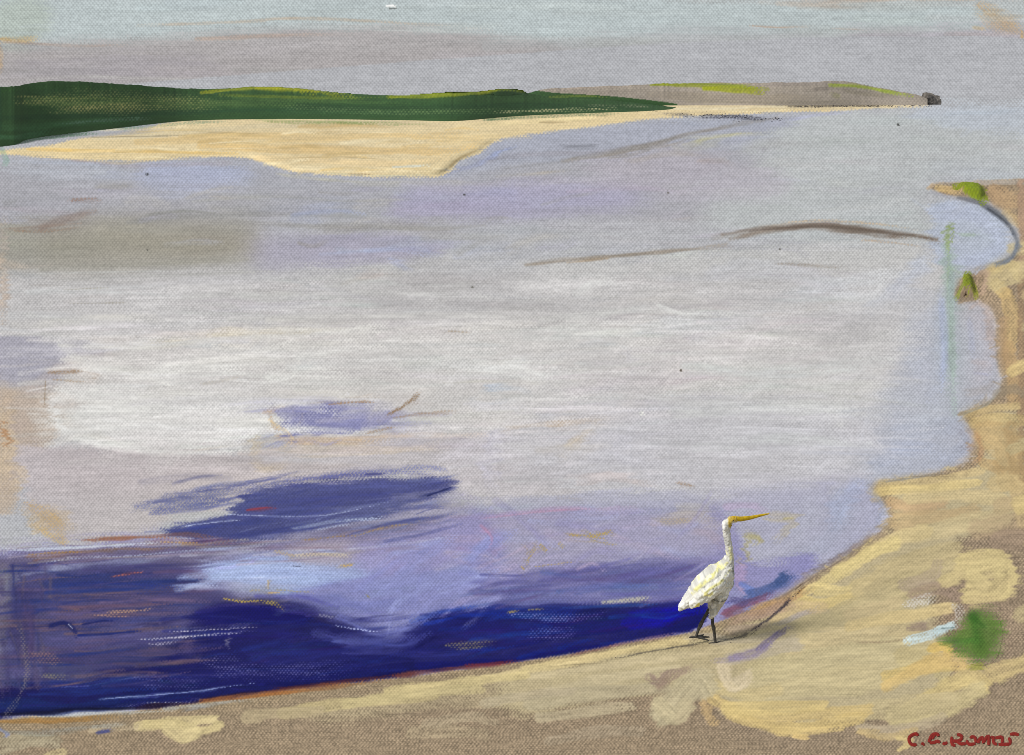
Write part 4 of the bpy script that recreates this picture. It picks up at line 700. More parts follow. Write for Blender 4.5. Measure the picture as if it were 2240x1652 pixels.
# greens on the beach
S("2092,408 2130,410 2150,416", 22, '#7F8E20', .97, .03, br=.15); S("2120,420 2146,430 2150,440", 24, '#7C8C1E', .97, .03, br=.15); S("2112,418 2140,432", 20, '#82921C', .9, 0)
S("2116,604 2118,640", 22, '#7D8B22', .97, .05, br=.15); S("2106,630 2090,655", 14, '#82903A', .9, .15); S("2126,620 2136,650", 16, '#7F8E20', .95, .05)
G = "2120,1340 2150,1330 2180,1345 2190,1380 2186,1420 2170,1450 2130,1452 2100,1440 2090,1415 2050,1405 2046,1396 2080,1392 2110,1385 2108,1360"
F(G, '#5E7A38', .9, 26); S("2130,1350 2136,1390 2140,1410", 44, '#456A2C', .85, 0, soft=.9); S("2060,1402 2110,1404 2150,1410", 30, '#4F7433', .8, .05, soft=.9); S("2150,1420 2140,1440", 50, '#5C7637', .7, .05, soft=.9)
S("2150,1352 2170,1400 2200,1440", 40, '#6C8048', .5, .2, soft=.9); S("2126,1350 2150,1370", 30, '#40682A', .8, 0, soft=.9); S("2120,1460 2160,1456", 16, '#90943C', .7, .3)
S("1740,1290 1756,1276", 3, '#4A3A28', .6)
# specks
for x, y, r, c in [(1490, 810, 4, '#4A4236'), (1405, 905, 8, '#DDDDDA'), (322, 381, 4, '#30302E'), (1965, 272, 4, '#33342F'), (1033, 628, 3, '#55524A'), (1462, 422, 3.5, '#5B5750'), (322, 546, 3, '#4A4A44'), (1016, 426, 3, '#4A4A48'), (1706, 545, 3, '#55524C')]:
    S([(x-1, y), (x+1.5, y+1)], r*1.5, c, .95, soft=.3, br=0)

def tone(c):
    """linen weave shade and impasto glints put into the paint colour"""
    k = (1-.62*np.clip(T*1.1, 0, 1))[..., None]
    g = 1+.31*k*(WV[..., None]-.5)+(.035+.045*np.clip(T, 0, 1)[..., None])*(BTF[..., None]-.5)+.05*(vnoise(GW, GH, 5, 1.2, 91)[..., None]-.5)
    return np.clip(c*g, 0, 1)
_l = np.stack([blur(C[..., k], 45) for k in range(3)], -1)
C = np.clip(C+.16*(C-_l)*(PY > 240)[..., None], .02, .96)     # keep the paint contrast up after all the blending
C = tone(C); CH = tone(CH)
C0SKY = C.copy()
# ---- the egret's plumage layer, with grey thigh shading painted in ----
_C, _T = C, T
C = np.zeros_like(C); C[:] = hexc('#D6D6CE')*(.84+.22*vnoise(GW, GH, 4, 3, 77)[..., None]); T = np.full_like(T, .3)
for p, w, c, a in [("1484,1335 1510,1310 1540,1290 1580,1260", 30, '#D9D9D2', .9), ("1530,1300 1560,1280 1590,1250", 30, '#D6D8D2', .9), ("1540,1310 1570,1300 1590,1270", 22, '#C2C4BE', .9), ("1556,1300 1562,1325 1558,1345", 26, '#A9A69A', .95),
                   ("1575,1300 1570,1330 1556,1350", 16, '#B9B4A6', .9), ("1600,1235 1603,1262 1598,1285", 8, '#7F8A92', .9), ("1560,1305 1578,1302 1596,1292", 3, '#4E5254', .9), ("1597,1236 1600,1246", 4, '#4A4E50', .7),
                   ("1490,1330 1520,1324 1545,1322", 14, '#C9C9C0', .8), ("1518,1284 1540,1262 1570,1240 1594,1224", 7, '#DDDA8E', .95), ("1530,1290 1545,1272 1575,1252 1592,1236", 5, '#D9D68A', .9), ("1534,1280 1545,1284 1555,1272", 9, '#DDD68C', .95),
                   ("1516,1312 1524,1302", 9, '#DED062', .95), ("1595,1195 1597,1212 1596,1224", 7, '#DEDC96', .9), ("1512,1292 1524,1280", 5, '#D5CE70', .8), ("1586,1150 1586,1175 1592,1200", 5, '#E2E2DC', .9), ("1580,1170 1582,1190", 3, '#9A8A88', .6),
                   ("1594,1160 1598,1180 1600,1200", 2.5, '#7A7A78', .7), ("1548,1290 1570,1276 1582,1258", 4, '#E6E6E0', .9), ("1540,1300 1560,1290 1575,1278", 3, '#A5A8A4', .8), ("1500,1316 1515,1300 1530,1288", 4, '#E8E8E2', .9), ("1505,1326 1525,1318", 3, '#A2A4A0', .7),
                   ("1606,1133 1596,1136 1594,1148", 9, '#B9930F', .95), ("1597,1146 1598,1162", 5, '#8C7A30', .8), ("1604,1134 1612,1137", 8, '#B88F10', .95), ("1586,1142 1584,1160", 5, '#D8D8D0', .8)]:
    S(p, w, c, a, soft=.4, br=.35, th=1.0)
for i in range(150):
    cx, cy = rng.uniform(1486, 1606), rng.uniform(1140, 1340)
    t = -.75+rng.normal(0, .35) if cy > 1220 else 1.5+rng.normal(0, .25); l = rng.uniform(3, 9)
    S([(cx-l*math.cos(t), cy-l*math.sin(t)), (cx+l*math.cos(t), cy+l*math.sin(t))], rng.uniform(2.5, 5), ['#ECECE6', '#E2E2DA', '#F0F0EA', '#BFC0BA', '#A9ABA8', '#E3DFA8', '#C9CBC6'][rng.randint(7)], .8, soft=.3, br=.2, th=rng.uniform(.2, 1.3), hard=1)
C = C*1.06
CE, TE = np.clip(C, 0, .95), T
C, T = _C, _T
ALB_R, ALB_G, ALB_B = 0.87, 0.87, 0.885; SKYK = 1.0
# ======================= MESHES =======================
ALB = np.array([ALB_R, ALB_G, ALB_B], np.float32)     # pigment reflectance scale
def lin(c):
    return np.where(c <= .04045, c/12.92, ((np.maximum(c, 0)+.055)/1.055)**2.4)

def paint_mat(name, rough=.7, spec=.15, emit=False):
    m = bpy.data.materials.new(name); m.use_nodes = True; nt = m.node_tree
    b = nt.nodes['Principled BSDF']; at = nt.nodes.new('ShaderNodeAttribute'); at.attribute_name = 'pigment'
    if emit:
        e = nt.nodes.new('ShaderNodeEmission'); nt.nodes.remove(b)
        nt.links.new(at.outputs['Color'], e.inputs[0]); nt.links.new(e.outputs[0], nt.nodes['Material Output'].inputs[0])
        m.cycles.emission_sampling = 'NONE'
        return m
    nt.links.new(at.outputs['Color'], b.inputs['Base Color'])
    b.inputs['Roughness'].default_value = rough
    b.inputs['Specular IOR Level'].default_value = spec
    return m

def flat_mat(name, hexs, rough=.6, spec=.2, var=.12, scale=60):
    m = bpy.data.materials.new(name); m.use_nodes = True; nt = m.node_tree
    b = nt.nodes['Principled BSDF']
    n = nt.nodes.new('ShaderNodeTexNoise'); n.inputs['Scale'].default_value = scale; n.inputs['Detail'].default_value = 4
    tc = nt.nodes.new('ShaderNodeTexCoord'); nt.links.new(tc.outputs['Object'], n.inputs['Vector'])
    r = nt.nodes.new('ShaderNodeValToRGB'); c = lin(hexc(hexs))
    r.color_ramp.elements[0].position = .3; r.color_ramp.elements[1].position = .7
    r.color_ramp.elements[0].color = (*(c*(1-var*2)), 1); r.color_ramp.elements[1].color = (*np.minimum(c*(1+var*2), .85), 1)
    nt.links.new(n.outputs[0], r.inputs[0]); nt.links.new(r.outputs[0], b.inputs['Base Color'])
    b.inputs['Roughness'].default_value = rough; b.inputs['Specular IOR Level'].default_value = spec
    return m

def link(o, parent=None):
    scene.collection.objects.link(o)
    if parent: o.parent = parent
    return o
def tag(o, label=None, cat=None, group=None, kind=None):
    for k, v in (('label', label), ('category', cat), ('group', group), ('kind', kind)):
        if v: o[k] = v
    return o

def mesh_obj(name, V, faces, mat, col=None, parent=None, smooth=True):
    """V (n,3); faces (m,k) int array (k = 3 or 4); col (n,3) linear"""
    me = bpy.data.meshes.new(name); n, (m, k) = len(V), faces.shape
    me.vertices.add(n); me.vertices.foreach_set('co', np.ascontiguousarray(V, np.float32).ravel())
    me.loops.add(m*k); me.loops.foreach_set('vertex_index', np.ascontiguousarray(faces, np.int32).ravel())
    me.polygons.add(m); me.polygons.foreach_set('loop_start', np.arange(0, m*k, k, dtype=np.int32))
    me.polygons.foreach_set('use_smooth', np.full(m, smooth))
    me.update(calc_edges=True)
    if col is not None:
        a = me.color_attributes.new('pigment', 'FLOAT_COLOR', 'POINT')
        a.data.foreach_set('color', np.concatenate([col, np.ones((n, 1))], 1).astype(np.float32).ravel())
    me.materials.append(mat)
    return link(bpy.data.objects.new(name, me), parent)

def sample(A, x, y):
    fx = np.clip((np.asarray(x)-X0)/RES, 0, GW-1.01); fy = np.clip((np.asarray(y)-Y0)/RES, 0, GH-1.01)
    ix = fx.astype(int); iy = fy.astype(int); fx = fx-ix; fy = fy-iy
    if A.ndim == 3: fx = fx[..., None]; fy = fy[..., None]
    return (A[iy, ix]*(1-fx)+A[iy, ix+1]*fx)*(1-fy)+(A[iy+1, ix]*(1-fx)+A[iy+1, ix+1]*fx)*fy

def grid_faces(keep):
    """keep: boolean (rows-1, cols-1) -> used vertex ids, quads (re-indexed)"""
    r, c = keep.shape; jj, ii = np.nonzero(keep); w = c+1
    a = jj*w+ii; f = np.stack([a, a+w, a+w+1, a+1], 1)
    u, inv = np.unique(f, return_inverse=True)
    return u, inv.reshape(f.shape)

LAND = np.maximum(sm(.5, 1.0, blur(M_BEACH, 46)), .0)
LANDS = sm(.5, 1.0, blur(M_SPIT, 14))
TN = .5*np.clip(T, 0, 1)+.5*blur(np.clip(T, 0, 1), 2)
def ground_z(x, y, relief=True):
    D0 = CAM_H*FPX/np.maximum(y-HY, .5)
    z = .30*sample(LAND, x, y)*np.clip(D0/12, .35, 1.2)+.22*sample(LANDS, x, y)
    if relief:
        k = np.minimum(D0/7.0, 7)
        z = z+k*(.0065*sample(TN, x, y)+.0026*(sample(WV, x, y)-.5)*(1-.6*np.clip(sample(TN, x, y), 0, 1)))
    return z
def ground_point(x, y, lift=0.0, relief=True):
    """survey units -> metres on the ground surface"""
    x = np.asarray(x, float); y = np.asarray(y, float)
    z = ground_z(x, y, relief)
    D = (CAM_H-z)*FPX/np.maximum(y-HY, .5)
    X = (x-CX)/FPX*D
    r = np.hypot(X, D); s = np.minimum(1, 4150/np.maximum(r, 1))
    return np.stack([X*s, D*s, z+lift], -1)

M_WATER = paint_mat('oily_water', .7, .06); M_SAND = paint_mat('beach_sand', .85, .08)
M_GREEN = paint_mat('green_bank', .8, .08); M_SKY = paint_mat('overcast_sky', emit=True)
M_FEATH = paint_mat('white_feathers', .6, .15); M_LEAF = paint_mat('leaf_mass', .75, .1)

PS = 2.1875
gx = np.concatenate([np.arange(-696, -66, 12), (np.arange(-30, 1054)+.5)*PS, np.arange(2310, 2930, 12)])
gy = np.concatenate([np.array([223.95, 224.5]), (np.arange(103, 775)+.5)*PS, np.arange(1700, 2290, 12)])
GX, GY = np.meshgrid(gx, gy)
def cblur(A):
    return np.stack([blur(A[..., k], 22) for k in range(3)], -1)
CB = cblur(C)
def coarse(x, y): return (x < -66) | (x > 2306) | (y > 1698) | (y < -38)
GP = ground_point(GX, GY).reshape(-1, 3)
GC = (lin(np.where(coarse(GX, GY)[..., None], sample(CB, GX, GY), sample(C, GX, GY)))*ALB).reshape(-1, 3)
fx_, fy_ = (GX[:-1, :-1]+GX[1:, 1:])/2, (GY[:-1, :-1]+GY[1:, 1:])/2
fb = sample(M_BEACH.astype(np.float32), fx_, fy_) > .5
fs = (sample(M_SPIT.astype(np.float32), fx_, fy_) > .5) & ~fb
for name, keep, mat in (('water', ~fb & ~fs, M_WATER), ('beach', fb, M_SAND), ('sand_spit', fs, M_SAND)):
    u_, f_ = grid_faces(keep)
    tag(mesh_obj(name, GP[u_], f_[:, ::-1], mat, GC[u_]), kind='structure')

# sand underneath and round about, out to the sky
ang = np.linspace(0, 2*math.pi, 97)[:-1]
V = [(0, 0, -.5)]+[(4190*math.cos(a), 4190*math.sin(a), -.5) for a in ang]
bm_f = np.array([(0, i+1, (i+1) % 96+1) for i in range(96)])
tag(mesh_obj('ground', np.array(V), bm_f, flat_mat('pale_sand', '#9c8e78', .9, .05, .06, .3), smooth=False), kind='structure')

a_ = np.linspace(.02, math.pi*1.02, 64)
V = np.array([(-60, -20, -.12)]+[(4188*math.cos(t), 4188*math.sin(t), -.12) for t in a_])
tag(mesh_obj('sea', V, np.array([(0, i+1, i+2) for i in range(63)]), flat_mat('grey_water', '#a9aab2', .75, .06, .04, .02), smooth=False), kind='structure')

# sky: a far ring of cloud, painted in the part ahead
RR = 4200.0
sx = gx
sy = np.concatenate([np.arange(-496, -40, 14), (np.arange(-17, 108)+.5)*PS])
SX, SY = np.meshgrid(sx, sy)
tx = (SX-CX)/FPX; dep = RR/np.sqrt(1+tx*tx)
SP_ = np.stack([tx*dep, dep, CAM_H+(HY-SY)/FPX*dep], -1).reshape(-1, 3)
SB = cblur(C0SKY)
SC = lin(np.where(coarse(SX, SY)[..., None], sample(SB, SX, SY), sample(C0SKY, SX, SY))).reshape(-1, 3)*SKYK
u_, f_ = grid_faces(np.ones((len(sy)-1, len(sx)-1), bool))
# the rest of the ring, behind
a0 = math.atan2(tx[0, -1], 1); a1 = math.atan2(tx[0, 0], 1)+2*math.pi
ra = np.linspace(a0, a1, 80)
zt = CAM_H+(HY-SY[0, 0])/FPX*dep[0, 0]; zs = np.linspace(zt, -40, 14)
RA, RZ = np.meshgrid(ra, zs)
RP = np.stack([RR*np.sin(RA), RR*np.cos(RA), RZ], -1).reshape(-1, 3)
ycol = HY-(RZ-CAM_H)/dep[0, 0]*FPX
ry = np.minimum(ycol, 215)
RC = lin(sample(SB, 2928-(RA-a0)/(a1-a0)*3624, ry)).reshape(-1, 3)*SKYK
u2, f2 = grid_faces(np.ones((13, 79), bool))
tag(mesh_obj('sky', np.vstack([SP_, RP]), np.vstack([f_, f2+len(SP_)]), M_SKY, np.vstack([SC, RC])), kind='structure')

# ---- green bank and headland: real banks with a crest and a back slope ----
def hill(name, xs, top, base, depth_k, layer, z0=0.0):
    yt, yb = between(top, base, xs)
    r = np.random.RandomState(5)
    yt = yt+np.interp(xs, xs[::2], r.normal(0, .35, len(xs[::2]))+.8*np.sin(xs[::2]/37)*np.sin(xs[::2]/13))
    yb = np.maximum(yb, yt+1.5)
    n = 64; t = np.linspace(0, 1, n)[:, None]
    Db = (CAM_H-z0)*FPX/(yb-HY); Dc = Db*depth_k+6
    y = yb+(yt-yb)*t; D = Db+(Dc-Db)*t**1.15
    X = (xs-CX)/FPX*D; Z = CAM_H+(HY-y)/FPX*D
    col = lin(sample(layer, np.broadcast_to(xs, y.shape), y))*ALB
    Vv = [np.stack([X, D, Z], -1)]; Cc = [col]
    zc = Z[-1]
    for k, (dd, zz) in enumerate(((1.05, .93), (1.15, .6), (1.3, -.03))):     # back slope
        D2 = Dc*dd; Vv.append(np.stack([(xs-CX)/FPX*D2, D2, np.where(zz > 0, zc*zz, -.6)], -1)[None]); Cc.append(col[-1:])
    foot = Vv[0][:1].copy(); foot[..., 2] -= .6
    Vv = np.concatenate([foot]+Vv); Cc = np.concatenate([col[:1]]+Cc)
    u3, f3 = grid_faces(np.ones((Vv.shape[0]-1, Vv.shape[1]-1), bool))
    o = mesh_obj(name, Vv.reshape(-1, 3), f3, M_GREEN, Cc.reshape(-1, 3))
    def at(x, y, lift=0.0):
        a, b = np.interp(x, xs, yt), np.interp(x, xs, yb)
        tt = np.clip((b-y)/(b-a), 0, 1)
        db = (CAM_H-z0)*FPX/(b-HY); d = db+(db*depth_k+6-db)*tt**1.15
        return np.stack([(x-CX)/FPX*d, d-lift*.5, CAM_H+(HY-y)/FPX*d+lift], -1)
    return tag(o, kind='structure'), at
hx = np.concatenate([np.arange(-3200, -696, 60.0), np.arange(-696, -60, 12.0), (np.arange(-30, 677)+.5)*PS])
_, on_bank = hill('green_bank', hx, GREEN_TOP, GREEN_BASE, 1.22, CH)
_, on_head = hill('headland', (np.arange(527, 928)+.5)*PS, HEAD_TOP, HEAD_BASE, 1.10, CH)

# ---- low raised growths lying on a surface ----
def patch(name, poly, surf, lift, layer, mat, label, cat=None, group=None, kind=None, step=2.0, edge=8, lump=.35):
    m = polymask(poly); mb = blur(m, edge)
    P = np.array(pts(poly)); xa, xb = P[:, 0].min()-8, P[:, 0].max()+8; ya, yb = P[:, 1].min()-8, P[:, 1].max()+8
    xs = np.arange(xa, xb, step); ys = np.arange(ya, yb, step); A, B_ = np.meshgrid(xs, ys)
    k = sm(.5, 1, sample(mb, A, B_))*(1-lump+lump*2*sample(NL, A*3 % 2000, B_*3 % 1400))
    Pp = surf(A, B_, 0)+np.stack([0*k, 0*k, lift*k+lift*.03], -1)
    fk = sample(m.astype(np.float32), (A[:-1, :-1]+A[1:, 1:])/2, (B_[:-1, :-1]+B_[1:, 1:])/2) > .5
    u4, f4 = grid_faces(fk)
    Vt = Pp.reshape(-1, 3)[u4]; col = (lin(sample(layer, A, B_))*ALB).reshape(-1, 3)[u4]
    # closed underneath so that it has real thickness
    Vb = Vt.copy(); Vb[:, 2] -= lift*.5+.02
    e = np.concatenate([f4[:, [0, 1]], f4[:, [1, 2]], f4[:, [2, 3]], f4[:, [3, 0]]])
    key = {}
    for a, b in e: key[(a, b)] = 1
    rim = [(a, b) for (a, b) in key if (b, a) not in key]
    n = len(Vt); F_ = [f4[:, ::-1], f4+n]
    if rim: F_.append(np.array([(a+2*n, b+2*n, b+3*n, a+3*n) for a, b in rim]))
    o = mesh_obj(name, np.vstack([Vt, Vb, Vt, Vb]), np.vstack(F_), mat, np.vstack([col]*4))
    return tag(o, label, cat, group, kind)
gsurf = lambda x, y, l: ground_point(x, y, l)
SCR = 'yellow green scrub along the far bank'
patch('scrub_patch', "430,206 500,196 580,190 640,193 700,199 770,206 760,213 700,211 600,205 500,208", on_bank, .5, CH, M_LEAF, 'long yellow green scrub strip, leftmost on the crest of the dark green bank', 'scrub', SCR, edge=5)
patch('scrub_patch', "845,211 960,203 1040,200 1100,195 1146,198 1138,208 1040,209 960,213", on_bank, .6, CH, M_LEAF, 'yellow green scrub at the right end of the green crest beside the grey headland', 'scrub', SCR, edge=5)
patch('scrub_patch', "1420,183 1560,184 1660,188 1690,196 1670,206 1600,204 1540,198 1470,190", on_head, 1.0, CH, M_LEAF, 'broad olive green scrub patch on top of the middle of the grey headland', 'scrub', SCR, edge=5)
patch('scrub_patch', "1810,184 1870,183 1930,194 2000,208 1994,216 1930,206 1870,195 1815,192", on_head, 1.0, CH, M_LEAF, 'thin pale green scrub strip sloping down towards the tip of the headland', 'scrub', SCR, edge=5)
patch('beach_grass', "2088,400 2120,399 2152,406 2154,420 2151,441 2132,437 2112,428 2096,417 2086,408", gsurf, .25, C, M_LEAF, 'bright olive green grass tuft on the far sand at the right edge, above the inlet', 'grass tuft', 'small green tufts by the inlet', edge=8)
patch('beach_grass', "2104,600 2126,598 2132,625 2138,650 2128,654 2112,645 2098,660 2088,658 2098,632", gsurf, .12, C, M_LEAF, 'small olive green tuft shaped like an arch on the bank just below the inlet', 'grass tuft', 'small green tufts by the inlet', edge=8)
patch('low_bush', "2122,1338 2152,1330 2180,1345 2192,1380 2188,1420 2172,1450 2132,1456 2100,1442 2088,1418 2052,1408 2046,1396 2080,1390 2108,1384 2108,1360", gsurf, .05, C, M_LEAF, 'soft dark green low bush on the sand at the right edge of the beach', 'bush', edge=44)
patch('foam', "1974,1392 2020,1380 2060,1366 2104,1352 2108,1372 2060,1396 2000,1412 1978,1408", gsurf, .006, C, M_SAND, 'pale blue white foam patch on the sand beside the green bush', kind='stuff', edge=8)

# ---- dark rock at the tip ----
def rock(name, x, y, w, h, d, mat, label, cat, seed, group=None, base_y=None):
    p = ground_point(x, y, relief=False); D = p[1]; s = D/FPX
    bm = bmesh.new(); bmesh.ops.create_icosphere(bm, subdivisions=3, radius=1)
    r = np.random.RandomState(seed); ph = r.rand(9)*6
    for v in bm.verts:
        c = v.co; k = 1+.18*math.sin(3*c.x+ph[0])*math.cos(2.6*c.z+ph[1])+.12*math.sin(6*c.y+5*c.x+ph[2])+.07*math.sin(11*c.z+7*c.x+ph[3])
        sq = max(abs(c.x), abs(c.y), abs(c.z)); c2 = c/(sq**.7)
        v.co = Vector((c2.x*w/2*s*k, c2.y*d/2*s*k, (c2.z+.7)*h/2*s*k))
    me = bpy.data.meshes.new(name); bm.to_mesh(me); bm.free(); me.materials.append(mat)
    o = link(bpy.data.objects.new(name, me)); o.location = p; 
    return tag(o, label, cat, group)
M_ROCK = flat_mat('grey_rock', '#6e6a66', .9, .05, .25, .35)
rock('sea_rock', 2038, 229.2, 30, 26, 24, M_ROCK, 'blocky dark grey rock at the tip of the far headland', 'rock', 3)
# dark pebble specks along the spit's edge
M_PEB = flat_mat('dark_pebbles', '#3c3b40', .9, .05, .2, 3)
def pebbles(name, spots, label):
    r = np.random.RandomState(11); bm = bmesh.new()
    for x, y, q in spots:
        p = ground_point(x, y, relief=False); s = p[1]/FPX*q
        g = bmesh.ops.create_icosphere(bm, subdivisions=1, radius=s)
        sx_, sz_ = r.uniform(.8, 1.5), r.uniform(.5, .9)
        for v in g['verts']: v.co = Vector((v.co.x*sx_+p[0], v.co.y+p[1], v.co.z*sz_+p[2]+s*.3))
    me = bpy.data.meshes.new(name); bm.to_mesh(me); bm.free(); me.materials.append(M_PEB)
    return tag(link(bpy.data.objects.new(name, me)), label, kind='stuff')
r = np.random.RandomState(4)
sp = [(x+r.normal(0, 4), 252+(x-1500)*.045+r.normal(0, 3.2), r.uniform(.8, 1.7)) for x in r.uniform(1500, 1710, 130)]
sp += [(x, 234-(x-1740)*.008+r.normal(0, 1.1), r.uniform(.7, 1.5)) for x in r.uniform(1740, 2040, 110)]
sp += [(x, 246+(x-1560)*.01+r.normal(0, 1.5), r.uniform(.6, 1.1)) for x in r.uniform(1380, 1700, 40)]
pebbles('shore_pebbles', sp, 'dark pebbles scattered along the water edge of the far sand spit')

# ---- dark drift line on the near beach (thin twig of weed) ----
def ribbon(name, P, w, mat, hgt, parent=None, n=9, jit=0):
    """a raised bead of material along a path on the ground; P in survey units"""
    Q = catmull(P, 4); V_, F_ = [], []
    T_ = np.gradient(Q, axis=0); T_ /= np.hypot(T_[:, 0], T_[:, 1])[:, None]+1e-6
    rr = np.random.RandomState(len(Q)); N = np.stack([-T_[:, 1], T_[:, 0]], 1)
    for i, (q, nn) in enumerate(zip(Q, N)):
        ww = w/2*(1+jit*rr.normal()); e = 1 if 0 < i < len(Q)-1 else .75
        for s, h in ((-1, 0), (-.6, .8), (0, 1), (.6, .8), (1, 0)):
            x, y = q+nn*s*ww*e
            V_.append(ground_point(x, y, lift=.002+hgt*h*e, relief=True))
    V_ = np.array(V_); k = 5
    for i in range(len(Q)-1):
        for j in range(k-1): F_.append((i*k+j, i*k+j+1, (i+1)*k+j+1, (i+1)*k+j))
    L = (len(Q)-1)*k
    F_.append((0, 1, 2, 4)); F_.append((2, 3, 4, 4)); F_ = F_[:-2]
    o = mesh_obj(name, V_, np.array(F_), mat, parent=parent)
    return o
M_TWIG = flat_mat('dark_weed', '#35323c', .9, .05, .2, 40)
def drift(paths):
    rr = np.random.RandomState(21); bm = bmesh.new()
    for P, w, dens in paths:
        Q = catmull(pts(P), 3)
        for q in Q:
            for _ in range(dens):
                if rr.rand() < .25: continue
                x, y = q[0]+rr.normal(0, 1.5), q[1]+rr.normal(0, w*.35)
                p = ground_point(x, y); s = p[1]/FPX*rr.uniform(.5, 1.25)
                g = bmesh.ops.create_icosphere(bm, subdivisions=1, radius=s)
                a, l = rr.uniform(0, 3.1), rr.uniform(.9, 2.2)
                for v in g['verts']:
                    c = v.co.copy(); c.x *= l
                    v.co = Vector((c.x*math.cos(a)-c.y*math.sin(a)+p[0], c.x*math.sin(a)+c.y*math.cos(a)+p[1], c.z*.5+p[2]+s*.1))
    me = bpy.data.meshes.new('drift_line'); bm.to_mesh(me); bm.free(); me.materials.append(M_TWIG)
    return link(bpy.data.objects.new('drift_line', me))
tag(drift([("1752,1290 1742,1300 1722,1320 1694,1343 1664,1368 1644,1388", 5, 2), ("1650,1386 1620,1396 1580,1402 1540,1408", 7, 1), ("1540,1406 1480,1416 1420,1428 1330,1444", 2.5, 1)]),
    'thin broken line of dark drifted weed on the sand round the feet of the bird', kind='stuff')

# ---- red signature lettering lying on the sand ----
M_RED = flat_mat('red_paint', '#7d1f18', .6, .2, .08, 80)
sg = bpy.data.objects.new('signature', None); link(sg)
tag(sg, 'red painted signature lettering at the lower right corner of the sand', 'signature')
zx = lambda z, w: (1926.4+z*.14, 1559+w*.14)
letters = [
    [[(585, 370), (560, 335), (500, 350), (450, 390), (445, 440), (470, 490), (520, 510), (560, 500)]],                # C
    [[(640, 480), (665, 500), (655, 515)]],                                                                           # .
    [[(905, 380), (890, 340), (830, 340), (790, 375), (750, 475)], [(850, 350), (800, 420)], [(765, 480), (840, 470), (890, 450), (930, 475)]],   # R
    [[(970, 480), (1000, 490), (1040, 470)]],                                                                         # .
    [[(1115, 385), (1110, 440), (1120, 500), (1170, 520)], [(1110, 440), (1180, 450), (1250, 430), (1270, 380), (1230, 350), (1190, 355)], [(1190, 440), (1240, 490), (1330, 490)]],   # R
    [[(1350, 440), (1360, 480), (1400, 500), (1480, 490)], [(1400, 410), (1430, 380), (1480, 400), (1490, 480)]],      # o
    [[(1530, 490), (1540, 430), (1590, 390), (1610, 490)], [(1610, 470), (1640, 410), (1690, 370), (1690, 520)]],      # m
    [[(1720, 400), (1760, 390), (1770, 480), (1820, 500)], [(1790, 400), (1850, 390), (1900, 390), (1900, 480)]],      # e
    [[(1840, 500), (1920, 500), (2020, 490), (2020, 430), (2000, 400)]],                                              # r
    [[(2020, 345), (2090, 335), (2160, 350)]],                                                                        # last bar
]
for L_ in letters:
    ob = [ribbon('letter', [zx(*q) for q in st], 7.4, M_RED, .004, parent=None) for st in L_]
    if len(ob) > 1:
        bm = bmesh.new()
        for o_ in ob: bm.from_mesh(o_.data)
        me = bpy.data.meshes.new('letter'); bm.to_mesh(me); bm.free(); me.materials.append(M_RED)
        for o_ in ob: bpy.data.objects.remove(o_)
        o_ = link(bpy.data.objects.new('letter', me))
    else: o_ = ob[0]
    o_.parent = sg

# ======================= THE EGRET =======================
fpt = ground_point(1566, 1404, relief=False); ED = float(fpt[1]); EZ = float(fpt[2]); ES = ED/FPX
def ev(x, y, off=0.0): return Vector(((x-CX)*ES, ED+off, CAM_H+(HY-y)*ES))
eg = bpy.data.objects.new('egret', None); eg.location = ev(1560, 1404); eg.location.z = EZ; link(eg)
tag(eg, 'white egret with a long yellow bill standing at the water edge on dark legs', 'bird')
def rel(v): return v-eg.location
def chain(name, balls, vox, mat, smoothit=6, layer=None):
    """one continuous skin round a chain of ellipsoids (x, y, rx, ry, depth radius, depth offset)"""
    bm = bmesh.new()
    for i, (A_, B_) in enumerate(zip(balls[:-1], balls[1:])):
        if A_ is None or B_ is None: continue
        d = math.hypot(A_[0]-B_[0], A_[1]-B_[1]); n = max(2, int(d/(.35*min(A_[2], B_[2])+.3)))
        for t in np.linspace(0, 1, n):
            q = [a*(1-t)+b*t for a, b in zip(A_, B_)]
            g = bmesh.ops.create_icosphere(bm, subdivisions=2, radius=1)
            c = rel(ev(q[0], q[1], q[4]))
            for v in g['verts']: v.co = Vector((v.co.x*q[2]*ES, v.co.y*q[3]*ES, v.co.z*q[2]*ES))+c
    me = bpy.data.meshes.new(name); bm.to_mesh(me); bm.free()
    o = link(bpy.data.objects.new(name, me))
    md = o.modifiers.new('r', 'REMESH'); md.mode = 'VOXEL'; md.voxel_size = vox; md.use_smooth_shade = True
    m2 = o.modifiers.new('s', 'SMOOTH'); m2.iterations = smoothit; m2.factor = .6
    dg = bpy.context.evaluated_depsgraph_get(); me2 = bpy.data.meshes.new_from_object(o.evaluated_get(dg))
    bpy.data.objects.remove(o); me2.name = name
    o = link(bpy.data.objects.new(name, me2)); o.parent = eg
    for p in me2.polygons: p.use_smooth = True
    me2.materials.clear(); me2.materials.append(mat)
    n = len(me2.vertices); co = np.empty(n*3, np.float32); me2.vertices.foreach_get('co', co); co = co.reshape(-1, 3)
    xx = (co[:, 0]+eg.location.x)/ES+CX; yy = HY-(co[:, 2]+eg.location.z-CAM_H)/ES
    if layer is not None:
        no = np.empty(n*3, np.float32); me2.vertices.foreach_get('normal', no); no = no.reshape(-1, 3)
        hgt = sample(TE, xx, yy)+.5*sample(WV, xx*1.3 % 2000, yy*1.3)
        co += no*(hgt[:, None]-.5)*.011
        me2.vertices.foreach_set('co', co.ravel())
        a = me2.color_attributes.new('pigment', 'FLOAT_COLOR', 'POINT')
        col = lin(sample(layer, xx, yy))*ALB
        a.data.foreach_set('color', np.concatenate([col, np.ones((n, 1))], 1).astype(np.float32).ravel())
    return o
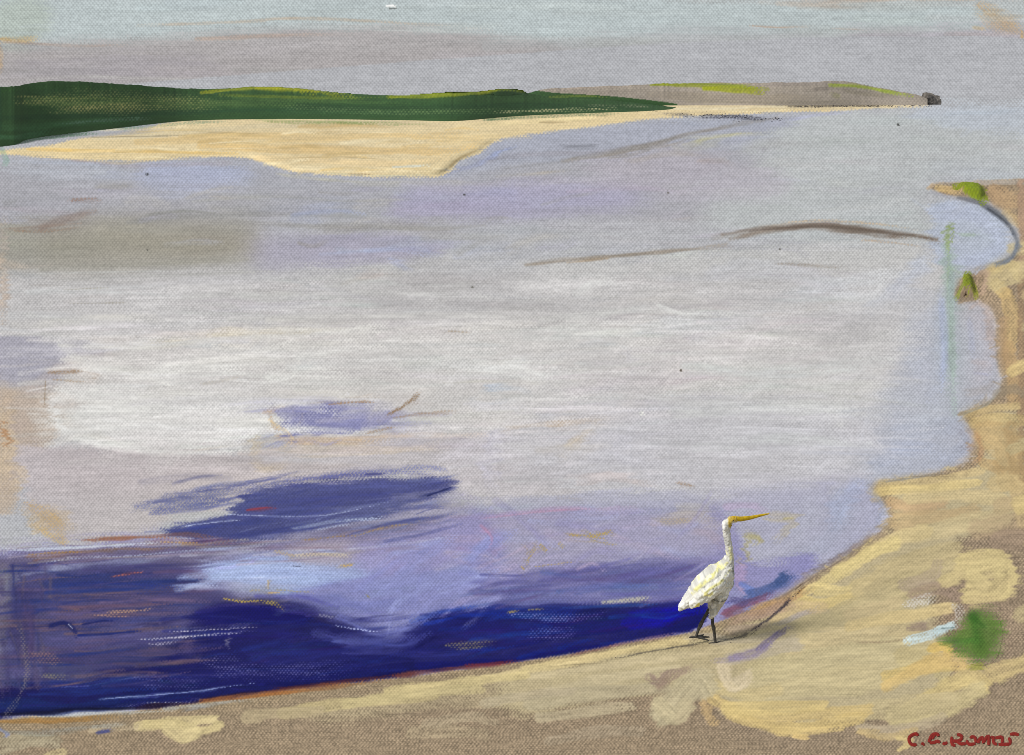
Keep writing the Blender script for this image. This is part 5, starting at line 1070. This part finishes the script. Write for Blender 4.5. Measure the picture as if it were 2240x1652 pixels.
# body, neck and head in one skin: (x, y, half height, half width, depth offset)
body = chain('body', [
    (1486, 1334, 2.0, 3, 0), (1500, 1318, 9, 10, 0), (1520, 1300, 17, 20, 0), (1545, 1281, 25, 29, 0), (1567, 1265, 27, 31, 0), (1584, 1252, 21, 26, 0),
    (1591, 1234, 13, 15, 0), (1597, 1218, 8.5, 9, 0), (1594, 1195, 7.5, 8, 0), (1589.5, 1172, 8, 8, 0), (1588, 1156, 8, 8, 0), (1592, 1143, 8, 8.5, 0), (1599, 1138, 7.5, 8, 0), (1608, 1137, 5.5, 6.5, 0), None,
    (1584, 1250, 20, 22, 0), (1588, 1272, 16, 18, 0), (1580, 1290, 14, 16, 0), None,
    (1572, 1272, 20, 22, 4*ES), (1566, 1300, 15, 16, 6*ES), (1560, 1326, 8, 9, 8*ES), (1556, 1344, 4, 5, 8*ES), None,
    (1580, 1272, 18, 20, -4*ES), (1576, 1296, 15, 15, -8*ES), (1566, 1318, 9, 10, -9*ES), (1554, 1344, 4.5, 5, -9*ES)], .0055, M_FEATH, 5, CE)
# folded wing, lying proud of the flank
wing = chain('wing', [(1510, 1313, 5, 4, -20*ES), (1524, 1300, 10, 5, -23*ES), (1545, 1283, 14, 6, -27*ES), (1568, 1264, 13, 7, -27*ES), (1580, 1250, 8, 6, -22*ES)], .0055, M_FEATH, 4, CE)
M_BILL = flat_mat('yellow_bill', '#b3960f', .5, .3, .15, 60); M_LEG = flat_mat('dark_legs', '#454340', .7, .15, .2, 60); M_EYE = flat_mat('dark_eye', '#141210', .2, .5, 0)
bill = chain('bill', [(1604, 1135, 6.0, 5.5, 0), (1620, 1135.5, 5.6, 4.6, 0), (1640, 1133, 4.4, 3.6, 0), (1662, 1128, 3.0, 2.4, 0), (1682, 1124, 1.5, 1.3, 0)], .003, M_BILL, 2)
for s in (-1, 1):
    bm = bmesh.new(); bmesh.ops.create_uvsphere(bm, u_segments=12, v_segments=8, radius=1.5*ES)
    me = bpy.data.meshes.new('eye'); bm.to_mesh(me); bm.free(); me.materials.append(M_EYE)
    e = link(bpy.data.objects.new('eye', me)); e.parent = eg; e.location = rel(ev(1602, 1136, s*7.0*ES))
for (jx, off, path) in ((0, -9*ES, [(1556, 1340, 4.2), (1557, 1362, 3.6), (1559, 1368, 4.8), (1560, 1375, 3.6), (1563, 1402, 3.2)]),
                        (1, 8*ES, [(1554, 1336, 4.0), (1540, 1360, 3.6), (1534, 1372, 4.6), (1530, 1380, 3.4), (1524, 1398, 2.8)])):
    ends = path[-1]
    gz = ends[1]
    balls = [(x, y, r_, r_, off) for x, y, r_ in path]
    leg = chain('leg', balls, .0035, M_LEG, 2)
    toes = []
    for dx, dy, do in ((26, -2, -9), (30, -3, 3), (20, -1, 12), (-14, 0, 2)):
        toes += [(ends[0], gz, 2.6, 2.6, off), (ends[0]+dx*.55, gz+1.0, 2.4, 2.4, off+do*.5*ES), (ends[0]+dx, gz+2.2, 1.4, 1.4, off+do*ES), None]
    ft = chain('foot', toes[:-1], .0035, M_LEG, 1)
print('tris', sum(len(o.data.polygons)*2 for o in scene.objects if o.type == 'MESH'))
